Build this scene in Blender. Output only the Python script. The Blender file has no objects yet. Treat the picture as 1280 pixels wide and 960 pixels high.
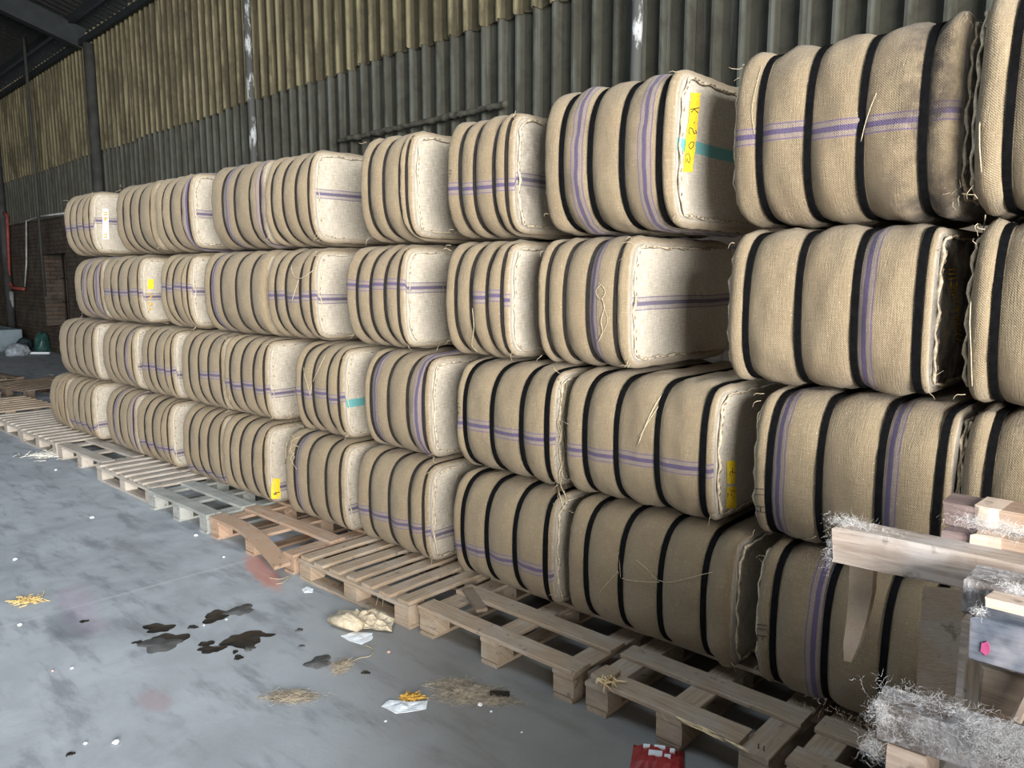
import bpy, math, random
import numpy as np
from mathutils import Vector, Matrix
from mathutils.bvhtree import BVHTree
random.seed(7); rng = np.random.RandomState(7)
scn = bpy.context.scene
COL = scn.collection

# ------------------------------------------------------------------ camera
FPX, HOR, VPX, EYE = 970.0, 345.0, -437.0, 1.60
PITCH = math.atan((480-HOR)/FPX)
YAW = math.pi/2 - math.atan((640-VPX)/(FPX/math.cos(PITCH)))
cam_d = bpy.data.cameras.new('camera'); cam = bpy.data.objects.new('camera', cam_d); COL.objects.link(cam)
cam.location = (0, 0, EYE); cam.rotation_euler = (math.pi/2-PITCH, 0, YAW)
cam_d.sensor_width = 36.0; cam_d.lens = FPX/1280*36.0; cam_d.clip_start = 0.05; cam_d.clip_end = 300
scn.camera = cam
# ------------------------------------------------------------------ world, lights, exposure
wd = bpy.data.worlds.new('world'); scn.world = wd; wd.use_nodes = True
bg = wd.node_tree.nodes['Background']; bg.inputs[0].default_value = (0.75, 0.85, 1.0, 1); bg.inputs[1].default_value = 1.2
def area(name, loc, rot, sx, sy, power, color):
    l = bpy.data.lights.new(name, 'AREA'); l.shape = 'RECTANGLE'; l.size = sx; l.size_y = sy
    l.energy = power; l.color = color
    o = bpy.data.objects.new(name, l); COL.objects.link(o); o.location = loc; o.rotation_euler = rot
    return o
# daylight through the big loading door in the right wall and the two doors of the front wall
area('daylight_right_door', (8.8, -4.5, 2.7), (0, math.radians(90), 0), 5.0, 8.0, 5900, (1.0, 0.985, 0.95))
area('daylight_front_door', (-5.5, -11.2, 2.4), (math.radians(90), 0, 0), 9.0, 4.4, 40, (0.80, 0.90, 1.0))
# roof fill light added to brighten the open floor; no roof sheets seen
area('added_roof_fill', (-4.6, -0.6, 7.0), (math.radians(17), 0, 0), 6.5, 2.6, 250, (0.70, 0.85, 1.0))
scn.view_settings.view_transform = 'Standard'
try: scn.view_settings.look = 'None'
except Exception: pass
scn.view_settings.gamma = 1.0; scn.view_settings.use_curve_mapping = False
scn.view_settings.exposure = 0.15

# ------------------------------------------------------------------ helpers
Fv = np.array([-math.sin(YAW)*math.cos(PITCH), math.cos(YAW)*math.cos(PITCH), -math.sin(PITCH)])
Rv = np.array([math.cos(YAW), math.sin(YAW), 0.0]); Uv = np.cross(Rv, Fv)
def ray(px, py): return Fv*FPX + Rv*(px-640) + Uv*(480-py)
def at(px, py, Y):
    d = ray(px, py); return np.array([0, 0, EYE]) + d*(Y/d[1])
def onz(px, py, Z=0.0):
    d = ray(px, py); return np.array([0, 0, EYE]) + d*((Z-EYE)/d[2])

def link(o, parent=None):
    COL.objects.link(o)
    if parent is not None: o.parent = parent
    return o
def mesh_obj(name, verts, faces, mat, parent=None, smooth=False):
    me = bpy.data.meshes.new(name); me.from_pydata([tuple(map(float, v)) for v in verts], [], faces); me.update()
    if mat: me.materials.append(mat)
    if smooth: me.polygons.foreach_set('use_smooth', [True]*len(me.polygons))
    return link(bpy.data.objects.new(name, me), parent)
def empty(name, loc=(0, 0, 0), rz=0.0):
    o = bpy.data.objects.new(name, None); o.empty_display_size = 0.1; o.location = loc; o.rotation_euler = (0, 0, rz)
    return link(o)
def tag(o, label, cat, group=None, kind=None):
    o['label'] = label; o['category'] = cat
    if group: o['group'] = group
    if kind: o['kind'] = kind
    return o
def box_vf(x0, x1, y0, y1, z0, z1):
    v = [(x0,y0,z0),(x1,y0,z0),(x1,y1,z0),(x0,y1,z0),(x0,y0,z1),(x1,y0,z1),(x1,y1,z1),(x0,y1,z1)]
    f = [(0,3,2,1),(4,5,6,7),(0,1,5,4),(1,2,6,5),(2,3,7,6),(3,0,4,7)]
    return v, f
def box(name, x0, x1, y0, y1, z0, z1, mat, parent=None):
    v, f = box_vf(x0, x1, y0, y1, z0, z1); return mesh_obj(name, v, f, mat, parent)
def tube_vf(pts, r, n=6, V=None, F=None, cap=True):
    V = [] if V is None else V; F = [] if F is None else F
    pts = [Vector(p) for p in pts]; base = len(V); prev = None
    rr = r if hasattr(r, '__len__') else [r]*len(pts)
    for i, p in enumerate(pts):
        d = (pts[min(i+1, len(pts)-1)] - pts[max(i-1, 0)])
        d = d.normalized() if d.length > 1e-9 else Vector((0, 0, 1))
        a = prev if prev is not None else (Vector((0, 0, 1)) if abs(d.z) < .9 else Vector((1, 0, 0)))
        a = (a - d*a.dot(d))
        a = a.normalized() if a.length > 1e-6 else d.orthogonal().normalized()
        prev = a; b = d.cross(a)
        for k in range(n):
            t = 2*math.pi*k/n; V.append(tuple(p + (a*math.cos(t) + b*math.sin(t))*rr[i]))
    for i in range(len(pts)-1):
        for k in range(n):
            F.append((base+i*n+k, base+i*n+(k+1) % n, base+(i+1)*n+(k+1) % n, base+(i+1)*n+k))
    if cap:
        F.append(tuple(base+k for k in reversed(range(n)))); F.append(tuple(base+(len(pts)-1)*n+k for k in range(n)))
    return V, F
def tube(name, pts, r, mat, parent=None, n=6):
    V, F = tube_vf(pts, r, n); return mesh_obj(name, V, F, mat, parent, True)

# ------------------------------------------------------------------ node materials
class NT:
    def __init__(s, name):
        s.m = bpy.data.materials.new(name); s.m.use_nodes = True; s.t = s.m.node_tree
        s.b = s.t.nodes['Principled BSDF']; s.b.inputs['Specular IOR Level'].default_value = 0.3
    def n(s, typ, **kw):
        nd = s.t.nodes.new(typ)
        for k, v in kw.items(): setattr(nd, k, v)
        return nd
    def set(s, sock, v):
        if hasattr(v, 'is_output') or isinstance(v, bpy.types.NodeSocket): s.t.links.new(v, sock)
        else: sock.default_value = v
    def math(s, op, a, b=None, c=None, clamp=False):
        nd = s.n('ShaderNodeMath', operation=op, use_clamp=clamp)
        s.set(nd.inputs[0], a)
        if b is not None: s.set(nd.inputs[1], b)
        if c is not None: s.set(nd.inputs[2], c)
        return nd.outputs[0]
    def mix(s, f, a, b, mode='MIX'):
        nd = s.n('ShaderNodeMix', data_type='RGBA', blend_type=mode)
        s.set(nd.inputs[0], f); s.set(nd.inputs[6], a if not isinstance(a, tuple) else (*a, 1)); s.set(nd.inputs[7], b if not isinstance(b, tuple) else (*b, 1))
        return nd.outputs[2]
    def noise(s, vec, scale, detail=4, rough=.55, dist=0):
        nd = s.n('ShaderNodeTexNoise'); s.set(nd.inputs['Vector'], vec)
        nd.inputs['Scale'].default_value = scale; nd.inputs['Detail'].default_value = detail
        nd.inputs['Roughness'].default_value = rough; nd.inputs['Distortion'].default_value = dist
        return nd.outputs['Fac']
    def mapping(s, vec, scale=(1,1,1), loc=(0,0,0), rot=(0,0,0)):
        nd = s.n('ShaderNodeMapping'); s.set(nd.inputs[0], vec)
        nd.inputs[1].default_value = loc; nd.inputs[2].default_value = rot; nd.inputs[3].default_value = scale
        return nd.outputs[0]
    def obj(s): return s.n('ShaderNodeTexCoord').outputs['Object']
    def pos(s): return s.n('ShaderNodeNewGeometry').outputs['Position']
    def attr(s, name, typ='GEOMETRY', out='Fac'):
        nd = s.n('ShaderNodeAttribute', attribute_name=name, attribute_type=typ); return nd.outputs[out]
    def step(s, v, lo, hi):
        nd = s.n('ShaderNodeMapRange', interpolation_type='SMOOTHSTEP'); s.set(nd.inputs[0], v)
        nd.inputs[1].default_value = lo; nd.inputs[2].default_value = hi; return nd.outputs[0]
    def rand(s): return s.n('ShaderNodeObjectInfo').outputs['Random']
    def bump(s, h, strength=.5, dist=.01):
        nd = s.n('ShaderNodeBump'); nd.inputs['Strength'].default_value = strength; nd.inputs['Distance'].default_value = dist
        s.set(nd.inputs['Height'], h); s.t.links.new(nd.outputs[0], s.b.inputs['Normal'])
    def out(s, col, rough=.8, metal=0.0):
        s.set(s.b.inputs['Base Color'], col if not isinstance(col, tuple) else (*col, 1))
        s.set(s.b.inputs['Roughness'], rough); s.b.inputs['Metallic'].default_value = metal
        return s.m

def plain(name, col, rough=.8, metal=0.0, var=.25, scale=30, bump=.2):
    m = NT(name); o = m.obj()
    n = m.noise(o, scale, 5)
    dark = tuple(c*(1-var) for c in col); lite = tuple(min(1, c*(1+var)) for c in col)
    c = m.mix(m.step(n, .3, .7), dark, lite)
    if bump: m.bump(n, bump, .003)
    return m.out(c, rough, metal)

def mat_jute():
    m = NT('jute_cloth')
    uv = m.n('ShaderNodeUVMap', uv_map='cloth').outputs[0]
    sep = m.n('ShaderNodeSeparateXYZ'); m.set(sep.inputs[0], uv); u, v = sep.outputs[0], sep.outputs[1]
    o = m.obj(); rnd = m.rand()
    off = m.n('ShaderNodeVectorMath', operation='ADD'); m.set(off.inputs[0], o)
    cmb = m.n('ShaderNodeCombineXYZ'); m.set(cmb.inputs[0], m.math('MULTIPLY', rnd, 37.0)); m.set(cmb.inputs[1], m.math('MULTIPLY', rnd, 11.0)); m.set(off.inputs[1], cmb.outputs[0])
    oo = off.outputs[0]
    base = m.mix(m.attr('tone', 'OBJECT'), (0.185, 0.142, 0.086), (0.36, 0.29, 0.19))
    big = m.noise(oo, 4.0, 4, .6)
    base = m.mix(m.math('MULTIPLY', m.step(big, .42, .72), .45), base, (0.22, 0.16, 0.10))
    base = m.mix(m.math('MULTIPLY', m.attr('cap'), .66), base, (0.76, 0.71, 0.62))  # paler end cloth; some of the light falling there is put in the colour
    # slubs along the two thread directions
    s1 = m.noise(m.mapping(uv, (22, 250, 1)), 1.0, 3, .6); s2 = m.noise(m.mapping(uv, (250, 22, 1)), 1.0, 3, .6)
    sl = m.math('ADD', m.step(s1, .35, .7), m.step(s2, .35, .7))
    base = m.mix(m.math('MULTIPLY', m.math('SUBTRACT', 1.0, m.math('MULTIPLY', sl, .5), clamp=True), .55), base, (0.16, 0.115, 0.07))
    spk = m.noise(uv, 130, 2, .5)
    base = m.mix(m.math('MULTIPLY', m.step(spk, .68, .76), .5), base, (0.80, 0.72, 0.56))
    spd = m.noise(m.mapping(uv, (1, 1, 1), (3, 5, 0)), 85, 2, .5)
    base = m.mix(m.math('MULTIPLY', m.step(spd, .70, .78), .6), base, (0.12, 0.08, 0.05))
    # stripes woven along or around the cloth
    wob = m.math('MULTIPLY', m.math('SUBTRACT', m.noise(oo, 3.0, 2), .5), .012)
    twl = m.math('SINE', m.math('MULTIPLY', m.math('ADD', u, v), 900.0))
    def stripe(d):
        a = m.math('ABSOLUTE', m.math('ADD', d, wob))
        core = m.math('SUBTRACT', 1.0, m.step(a, .0072, .0090))
        line = m.math('SUBTRACT', 1.0, m.step(m.math('ABSOLUTE', m.math('SUBTRACT', a, .0245)), .0012, .0026))
        field = m.math('SUBTRACT', 1.0, m.step(a, .026, .029))
        return a, core, line, field
    ah, c1, l1, f1 = stripe(m.math('SUBTRACT', v, m.attr('hoff')))
    av, c2, l2, f2 = stripe(m.math('SUBTRACT', u, m.attr('xoff')))
    _, c3, l3, f3 = stripe(m.math('SUBTRACT', u, m.attr('xofb')))
    teal = m.attr('teal')
    mx = lambda *k: m.math('MAXIMUM', m.math('MAXIMUM', k[0], k[1]), k[2])
    core, line, field = mx(c1, c2, c3), mx(l1, l2, l3), mx(f1, f2, f3)
    brk = m.math('ADD', m.math('MULTIPLY', m.step(twl, -.6, .6), .32), .62)
    nt = m.math('SUBTRACT', 1.0, teal)
    base = m.mix(m.math('MULTIPLY', m.math('MULTIPLY', field, .40), nt), base, (0.22, 0.185, 0.215))
    base = m.mix(m.math('MULTIPLY', m.math('MULTIPLY', line, .72), nt), base, (0.09, 0.06, 0.15))
    base = m.mix(m.math('MULTIPLY', m.math('MULTIPLY', core, brk), nt), base, (0.062, 0.046, 0.125))
    tl = m.math('SUBTRACT', 1.0, m.step(ah, .020, .024))
    base = m.mix(m.math('MULTIPLY', m.math('MULTIPLY', tl, teal), .85), base, (0.06, 0.33, 0.34))
    # dirt, plus the shade put into some bale ends
    dn = m.noise(oo, 9.0, 5, .65)
    df = m.math('MULTIPLY', m.attr('dirt'), m.step(dn, .36, .62))
    base = m.mix(df, base, (0.055, 0.042, 0.035))
    hgt = m.math('ADD', m.math('MULTIPLY', sl, .5), m.math('MULTIPLY', twl, .22))
    hgt = m.math('ADD', hgt, m.math('MULTIPLY', m.noise(oo, 40, 4), 1.6))
    m.bump(hgt, .75, .003)
    m.b.inputs['Specular IOR Level'].default_value = .12
    m.b.inputs['Sheen Weight'].default_value = .12
    return m.out(base, .95)

def mat_wood(name, c1, c2, dust=(0.45, 0.43, 0.40), dustf=.3, scale=1.0):
    m = NT(name); o = m.obj(); rnd = m.rand()
    cmb = m.n('ShaderNodeCombineXYZ'); m.set(cmb.inputs[0], m.math('MULTIPLY', rnd, 31.0)); m.set(cmb.inputs[2], m.math('MULTIPLY', rnd, 17.0))
    ad = m.n('ShaderNodeVectorMath', operation='ADD'); m.set(ad.inputs[0], o); m.set(ad.inputs[1], cmb.outputs[0])
    uv = m.n('ShaderNodeUVMap', uv_map='grain').outputs[0]
    au = m.n('ShaderNodeVectorMath', operation='ADD'); m.set(au.inputs[0], uv); m.set(au.inputs[1], cmb.outputs[0])
    g = m.noise(m.mapping(au.outputs[0], (6*scale, 90*scale, 1)), 1.0, 5, .6, .6)
    big = m.noise(ad.outputs[0], 7, 4)
    c = m.mix(m.step(g, .3, .7), c1, c2)
    c = m.mix(m.math('MULTIPLY', rnd, .45), c, tuple(x*.6 for x in c2))
    c = m.mix(m.math('MULTIPLY', m.step(big, .4, .7), dustf), c, dust)
    st = m.noise(ad.outputs[0], 22, 3)
    c = m.mix(m.math('MULTIPLY', m.step(st, .62, .72), .5), c, (0.06, 0.045, 0.035))
    m.bump(m.math('ADD', g, m.math('MULTIPLY', big, .5)), .5, .004)
    return m.out(c, .85)

JUTE = mat_jute()
STRAP = plain('black_strapping', (0.005, 0.005, 0.0055), .9, 0, .3, 60, .1)
STRAP.node_tree.nodes['Principled BSDF'].inputs['Specular IOR Level'].default_value = .05
STRAP_THIN = plain('dark_brown_strapping', (0.022, 0.018, 0.016), .6, 0, .3, 60, .1)
TWINE = plain('jute_twine', (0.46, 0.38, 0.26), .95, 0, .25, 120, .3)
SEAMM = plain('seam_cloth', (0.47, 0.39, 0.28), .95, 0, .3, 90, .6)
SEAMD = plain('seam_stitch_dark', (0.16, 0.12, 0.085), .95, 0, .3, 90, .3)
INK = plain('black_ink', (0.03, 0.026, 0.03), .9, 0, .3, 200, 0)
YEL = plain('yellow_paint', (0.72, 0.50, 0.025), .85, 0, .18, 120, .1)
YELD = plain('faded_ochre_paint', (0.62, 0.36, 0.03), .9, 0, .5, 150, .1)
PAPER = plain('white_paper', (0.82, 0.86, 0.90), .7, 0, .06, 40, .1)
W_TAN = mat_wood('weathered_tan_wood', (0.30, 0.22, 0.15), (0.44, 0.34, 0.24))
W_GREY = mat_wood('dusty_grey_wood', (0.36, 0.31, 0.26), (0.50, 0.44, 0.37), (0.55, 0.52, 0.48), .4)
W_CEM = mat_wood('cement_dusted_wood', (0.27, 0.275, 0.25), (0.37, 0.375, 0.345), (0.43, 0.43, 0.40), .6)
W_BROWN = mat_wood('reddish_brown_wood', (0.34, 0.21, 0.14), (0.50, 0.35, 0.24), dustf=.2)
W_DARK = mat_wood('dark_stained_wood', (0.12, 0.085, 0.06), (0.22, 0.16, 0.11), dustf=.15)
W_PALE = mat_wood('pale_pinkish_wood', (0.62, 0.46, 0.36), (0.78, 0.62, 0.50), (0.8, .74, .66), .25)
W_OLD = mat_wood('old_lint_dusted_wood', (0.30, 0.235, 0.19), (0.52, 0.43, 0.36), (0.62, 0.59, 0.58), .55)
W_PURP = mat_wood('purplish_dark_wood', (0.15, 0.10, 0.09), (0.27, 0.20, 0.185), (0.4, .36, .36), .3)
W_BLUE = mat_wood('blue_painted_wood', (0.055, 0.07, 0.10), (0.12, 0.145, 0.19), (0.50, 0.48, 0.50), .6)
W_SPLIT = mat_wood('freshly_split_wood', (0.72, 0.52, 0.27), (0.85, 0.68, 0.40), dustf=.1)
def mat_linty():
    m = NT('lint_caked_wood'); o = m.obj(); a = m.noise(o, 14, 7, .7, .8); b = m.noise(o, 55, 5, .7); g = m.noise(m.mapping(o, (4, 60, 60)), 1, 4)
    c = m.mix(m.step(a, .38, .62), (0.16, 0.135, 0.12), (0.42, 0.40, 0.40)); c = m.mix(m.math('MULTIPLY', m.step(b, .52, .66), .7), c, (0.68, 0.67, 0.68))
    c = m.mix(m.math('MULTIPLY', m.step(g, .55, .7), .5), c, (0.09, 0.07, 0.06)); m.bump(m.math('ADD', a, b), .9, .008); return m.out(c, 1.0)
W_LINTY = mat_linty()
LINT = plain('white_lint', (0.60, 0.59, 0.58), 1.0, 0, .15, 60, 0)
IRON = plain('rusty_iron', (0.10, 0.07, 0.055), .7, .3, .3, 60, .3)

# ------------------------------------------------------------------ floor
def mat_floor():
    m = NT('worn_concrete'); p = m.pos()
    n1 = m.noise(p, .55, 6, .6); n2 = m.noise(p, 3.2, 8, .62, .4); n3 = m.noise(m.mapping(p, (1.2, 4.5, 1), (0, 0, 0), (0, 0, .5)), 2.0, 6, .6); n4 = m.noise(p, 60, 3)
    c = m.mix(m.step(n2, .32, .68), (0.28, 0.30, 0.32), (0.40, 0.43, 0.46))
    c = m.mix(m.math('MULTIPLY', m.step(n1, .35, .7), .55), c, (0.52, 0.55, 0.58))
    c = m.mix(m.math('MULTIPLY', m.step(n3, .48, .70), .6), c, (0.15, 0.16, 0.17))
    c = m.mix(m.math('MULTIPLY', m.step(n4, .60, .75), .20), c, (0.45, 0.45, 0.45))
    sp = m.noise(p, 26, 2)
    c = m.mix(m.math('MULTIPLY', m.step(sp, .74, .79), .6), c, (0.6, 0.61, 0.62))
    # brownish dust before the pallets, with the shade there put into the colour
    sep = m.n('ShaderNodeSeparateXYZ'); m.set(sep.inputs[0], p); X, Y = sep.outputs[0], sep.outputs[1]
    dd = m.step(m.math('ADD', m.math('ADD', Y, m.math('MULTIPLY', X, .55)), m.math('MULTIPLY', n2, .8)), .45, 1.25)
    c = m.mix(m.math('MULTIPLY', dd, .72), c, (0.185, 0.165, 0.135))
    # the construction joint, two spots of spilt paint and a few faded blotches
    a, b = onz(0, 784), onz(300, 703); d = (b-a)[:2]; d = d/np.linalg.norm(d); nx, ny = -d[1], d[0]; c0 = nx*a[0]+ny*a[1]
    ln = m.math('ADD', m.math('SUBTRACT', m.math('ADD', m.math('MULTIPLY', X, float(nx)), m.math('MULTIPLY', Y, float(ny))), float(c0)), m.math('MULTIPLY', m.math('SUBTRACT', n2, .5), .05))
    jm = m.math('SUBTRACT', 1.0, m.step(m.math('ABSOLUTE', ln), .006, .022))
    jm = m.math('MULTIPLY', jm, m.math('SUBTRACT', 1.0, m.step(X, -3.4, -3.0)))
    c = m.mix(m.math('MULTIPLY', jm, .4), c, (0.52, 0.53, 0.54))
    def blotch(px, py, rx, ry, col, f, c, rot=0.0):
        q = onz(px, py)
        mp = m.mapping(p, (1, 1, 0)); v = m.n('ShaderNodeVectorMath', operation='SUBTRACT'); m.set(v.inputs[0], mp); v.inputs[1].default_value = (q[0], q[1], 0)
        r = m.n('ShaderNodeVectorRotate', rotation_type='Z_AXIS'); m.set(r.inputs[0], v.outputs[0]); r.inputs['Angle'].default_value = rot
        s = m.n('ShaderNodeVectorMath', operation='MULTIPLY'); m.set(s.inputs[0], r.outputs[0]); s.inputs[1].default_value = (1/rx, 1/ry, 0)
        l = m.n('ShaderNodeVectorMath', operation='LENGTH'); m.set(l.inputs[0], s.outputs[0])
        k = m.math('SUBTRACT', 1.0, m.step(m.math('ADD', l.outputs[1], m.math('MULTIPLY', m.math('SUBTRACT', n2, .5), 1.6)), .45, 1.05))
        return m.mix(m.math('MULTIPLY', k, f), c, col)
    c = blotch(330, 716, .34, .07, (0.62, 0.22, 0.14), .6, c, .25)
    c = blotch(100, 762, .40, .12, (0.40, 0.30, 0.40), .35, c, .2)
    c = blotch(195, 877, .12, .06, (0.36, 0.24, 0.26), .45, c)
    c = blotch(80, 778, .30, .10, (0.12, 0.14, 0.16), .5, c)
    m.bump(m.math('ADD', n2, m.math('MULTIPLY', n4, .12)), .35, .01)
    return m.out(c, m.math('ADD', m.math('MULTIPLY', n2, .25), .50))
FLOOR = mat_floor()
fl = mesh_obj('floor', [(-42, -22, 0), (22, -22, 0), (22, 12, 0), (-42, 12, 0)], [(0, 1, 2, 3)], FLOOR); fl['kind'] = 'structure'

# ------------------------------------------------------------------ the shed (in the wall's own frame, turned by a few degrees)
WROT = -math.radians(2.63); WM = Matrix.Rotation(WROT, 4, 'Z'); WY = 4.75
XL, XR, YF = -36.0, 9.0, -11.5
def struct(o): o['kind'] = 'structure'; return o
def wfix(o): o.matrix_world = WM.copy(); return o
def mat_brick():
    m = NT('old_brick'); o = m.obj()
    sep = m.n('ShaderNodeSeparateXYZ'); m.set(sep.inputs[0], o)
    cb = m.n('ShaderNodeCombineXYZ'); m.set(cb.inputs[0], m.math('ADD', sep.outputs[0], sep.outputs[1])); m.set(cb.inputs[1], sep.outputs[2])
    b = m.n('ShaderNodeTexBrick'); m.set(b.inputs['Vector'], cb.outputs[0]); b.inputs['Scale'].default_value = 1.0
    b.inputs['Brick Width'].default_value = .24; b.inputs['Row Height'].default_value = .085; b.inputs['Mortar Size'].default_value = .009
    b.inputs['Color1'].default_value = (0.10, 0.066, 0.047, 1); b.inputs['Color2'].default_value = (0.062, 0.047, 0.036, 1); b.inputs['Mortar'].default_value = (0.035, 0.032, 0.03, 1)
    n = m.noise(o, 3, 5)
    c = m.mix(m.math('MULTIPLY', m.step(n, .4, .7), .5), b.outputs['Color'], (0.13, 0.125, 0.10))
    m.bump(m.math('MULTIPLY', b.outputs['Fac'], -1.0), .8, .02)
    return m.out(c, .9)
BRICK = mat_brick()
def mat_sheet(name, c1, c2, dirt, streak_lit):
    m = NT(name); o = m.pos()
    n = m.noise(m.mapping(o, (5, 5, .35)), 1.0, 6, .65); n2 = m.noise(o, 7, 5, .65, .6); n3 = m.noise(o, 28, 4)
    c = m.mix(m.step(n, .3, .7), c1, c2)
    c = m.mix(m.math('MULTIPLY', m.step(n2, .42, .66), .6), c, dirt)
    c = m.mix(m.math('MULTIPLY', m.step(m.noise(m.mapping(o, (22, 22, .8)), 1.0, 3), .58, .74), .5), c, streak_lit)
    c = m.mix(m.math('MULTIPLY', m.step(n3, .62, .75), .5), c, (0.035, 0.032, 0.022))
    rg = m.math('MULTIPLY', m.step(m.attr('ridge'), .35, .9), m.math('ADD', m.step(m.noise(m.mapping(o, (3, 3, 1.2)), 1.0, 5, .7), .38, .62), .15))  # ribs paler: grazing light on them is put into the sheet colour
    c = m.mix(m.math('MULTIPLY', rg, .62), c, streak_lit)
    m.bump(n2, .35, .01)
    return m.out(c, .75)
SHEET_UP = mat_sheet('dirty_yellowed_sheet', (0.032, 0.025, 0.012), (0.062, 0.051, 0.025), (0.022, 0.017, 0.009), (0.22, 0.195, 0.11))
SHEET_LO = mat_sheet('dirty_grey_green_sheet', (0.026, 0.025, 0.017), (0.043, 0.041, 0.029), (0.016, 0.014, 0.009), (0.085, 0.092, 0.08))
ROOFM = mat_sheet('dark_roof_sheet', (0.016, 0.017, 0.016), (0.024, 0.025, 0.024), (0.025, 0.025, 0.022), (0.09, 0.09, 0.08))
STEEL = plain('dull_blue_grey_steel', (0.016, 0.020, 0.021), .7, 0, .25, 5, .1)
POSTM = NT('flaking_white_post_paint')
_o = POSTM.pos(); _n = POSTM.noise(POSTM.mapping(_o, (9, 9, 3)), 1, 6, .7)
POSTM.bump(_n, .5, .01); POSTM = POSTM.out(POSTM.mix(POSTM.step(_n, .50, .60), (0.07, 0.07, 0.065), (0.42, 0.43, 0.43)), .7)

# back wall: brick plinth with a window opening, corrugated sheets above
def wx(px, y=4.75, py=150):   # position along the back wall of an image column
    d = ray(px, py); c, s = math.cos(WROT), math.sin(WROT)
    return (c*d[0]+s*d[1])*y/(-s*d[0]+c*d[1])
PL = 2.75
wx0, wx1, wz0, wz1 = wx(54, 4.75, 350), wx(84, 4.75, 350), .55, 2.05
V, F = [], []
for b in [(XL, wx0, WY, WY+.45, 0, PL), (wx1, XR, WY, WY+.45, 0, PL), (wx0, wx1, WY, WY+.45, 0, wz0), (wx0, wx1, WY, WY+.45, wz1, PL)]:
    v, f = box_vf(*b); k = len(V); V += v; F += [tuple(i+k for i in q) for q in f]
wall = struct(wfix(mesh_obj('wall_back', V, F, BRICK)))
V, F = [], []
v, f = box_vf(XL, XR, WY-.06, WY+.02, PL, PL+.05); V += v; F += f
ledge = struct(wfix(mesh_obj('trim_1', V, F, plain('dusty_cement_ledge', (0.16, 0.155, 0.13), .9, 0, .4, 6, .5))))
V, F = [], []; pts = [Vector((wx(px), WY-.10, 2.995+rng.uniform(-.008, .008))) for px in range(432, 646, 4)]
tube_vf(pts, [rng.uniform(.018, .034) for _ in pts], 8, V, F)
struct(wfix(mesh_obj('trim_0', V, F, plain('dusty_rail', (0.055, 0.052, 0.040), .95, 0, .5, 14, .6), None, True)))
# window with iron bars
win = struct(wfix(mesh_obj('window_1', *box_vf(wx0, wx1, WY+.40, WY+.43, wz0, wz1), plain('dark_opening_board', (0.01, 0.011, 0.012), .4, 0, .3, 8, .1))))  # near-black board: the dark of the opening is put into its colour
for k in range(7):
    xx = wx0 + (wx1-wx0)*(k+.5)/7
    o = tube('window_bar', [(xx, WY+.34, wz0), (xx, WY+.34, wz1)], .012, IRON, win)
for k in range(2):
    zz = wz0 + (wz1-wz0)*(k+1)/3
    tube('window_bar', [(wx0, WY+.34, zz), (wx1, WY+.34, zz)], .012, IRON, win)
# corrugated sheets, five ribs each, two courses
def sheet_mesh(name, z0, z1, mat, ribs=5, pitch=.2, dep=.062):
    prof = []
    for r in range(ribs):
        x = r*pitch
        prof += [(x, 0), (x+.06, .004), (x+.135, 0), (x+.148, -dep), (x+.166, -dep), (x+.196, 0)]
    prof.append((ribs*pitch+.01, 0)); nz = 7; t = .006
    V, F = [], []; n = len(prof)
    for s in (0, 1):
        for i in range(nz):
            z = z0+(z1-z0)*i/(nz-1)
            for k, (x, y) in enumerate(prof):
                V.append((x, y+s*t, z + (0 if i else .012*math.sin(k*1.7))))
    for s in (0, 1):
        for i in range(nz-1):
            for k in range(n-1):
                a = s*n*nz+i*n+k; q = (a, a+1, a+n+1, a+n); F.append(q if s == 0 else q[::-1])
    for k in range(n-1): F.append((k+1, k, n*nz+k, n*nz+k+1))
    for i in range(nz-1): F.append((i*n, i*n+n, n*nz+i*n+n, n*nz+i*n)); F.append((i*n+n-1, n*nz+i*n+n-1, n*nz+i*n+2*n-1, i*n+2*n-1))
    me = bpy.data.meshes.new(name); me.from_pydata(V, [], F); me.update(); me.materials.append(mat)
    at_ = me.attributes.new('ridge', 'FLOAT', 'POINT'); at_.data.foreach_set('value', [1.0 if (v[1] < -dep*.5) else 0.0 for v in V]); return me
EAVE = 5.62
m_lo = sheet_mesh('corrugated_sheet', PL+.05, 3.84, SHEET_LO); m_up = sheet_mesh('corrugated_sheet', 3.70, EAVE+.05, SHEET_UP)
xx = XL; k = 0
while xx < XR-.5:
    for me, yo in ((m_lo, -.008), (m_up, -.030)):
        o = bpy.data.objects.new('corrugated_sheet', me); link(o, wall)
        o.location = (xx, WY+yo+.02+rng.uniform(-.003, .003), rng.uniform(-.015, .015) if yo < -.01 else rng.uniform(0, .01)); o.rotation_euler = (0, rng.uniform(-.0008, .0008), 0)
    xx += 1.0; k += 1
# other walls with door openings
def wallbox(name, boxes, mat):
    V, F = [], []
    for b in boxes:
        v, f = box_vf(*b); k = len(V); V += v; F += [tuple(i+k for i in q) for q in f]
    return struct(wfix(mesh_obj(name, V, F, mat)))
wallbox('wall_left', [(XL-.3, XL, YF, WY+.45, 0, 9.5)], BRICK)
wallbox('wall_right', [(XR, XR+.3, -.2, WY+.45, 0, 9.2), (XR, XR+.3, YF, -8.9, 0, 9.2), (XR, XR+.3, -8.9, -.2, 5.5, 9.2)], BRICK)
wallbox('wall_front', [(-0.5, XR, YF-.3, YF, 0, EAVE), (XL, -10.5, YF-.3, YF, 0, EAVE),
                       (-10.5, -0.5, YF-.3, YF, 4.8, EAVE)], BRICK)
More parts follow.
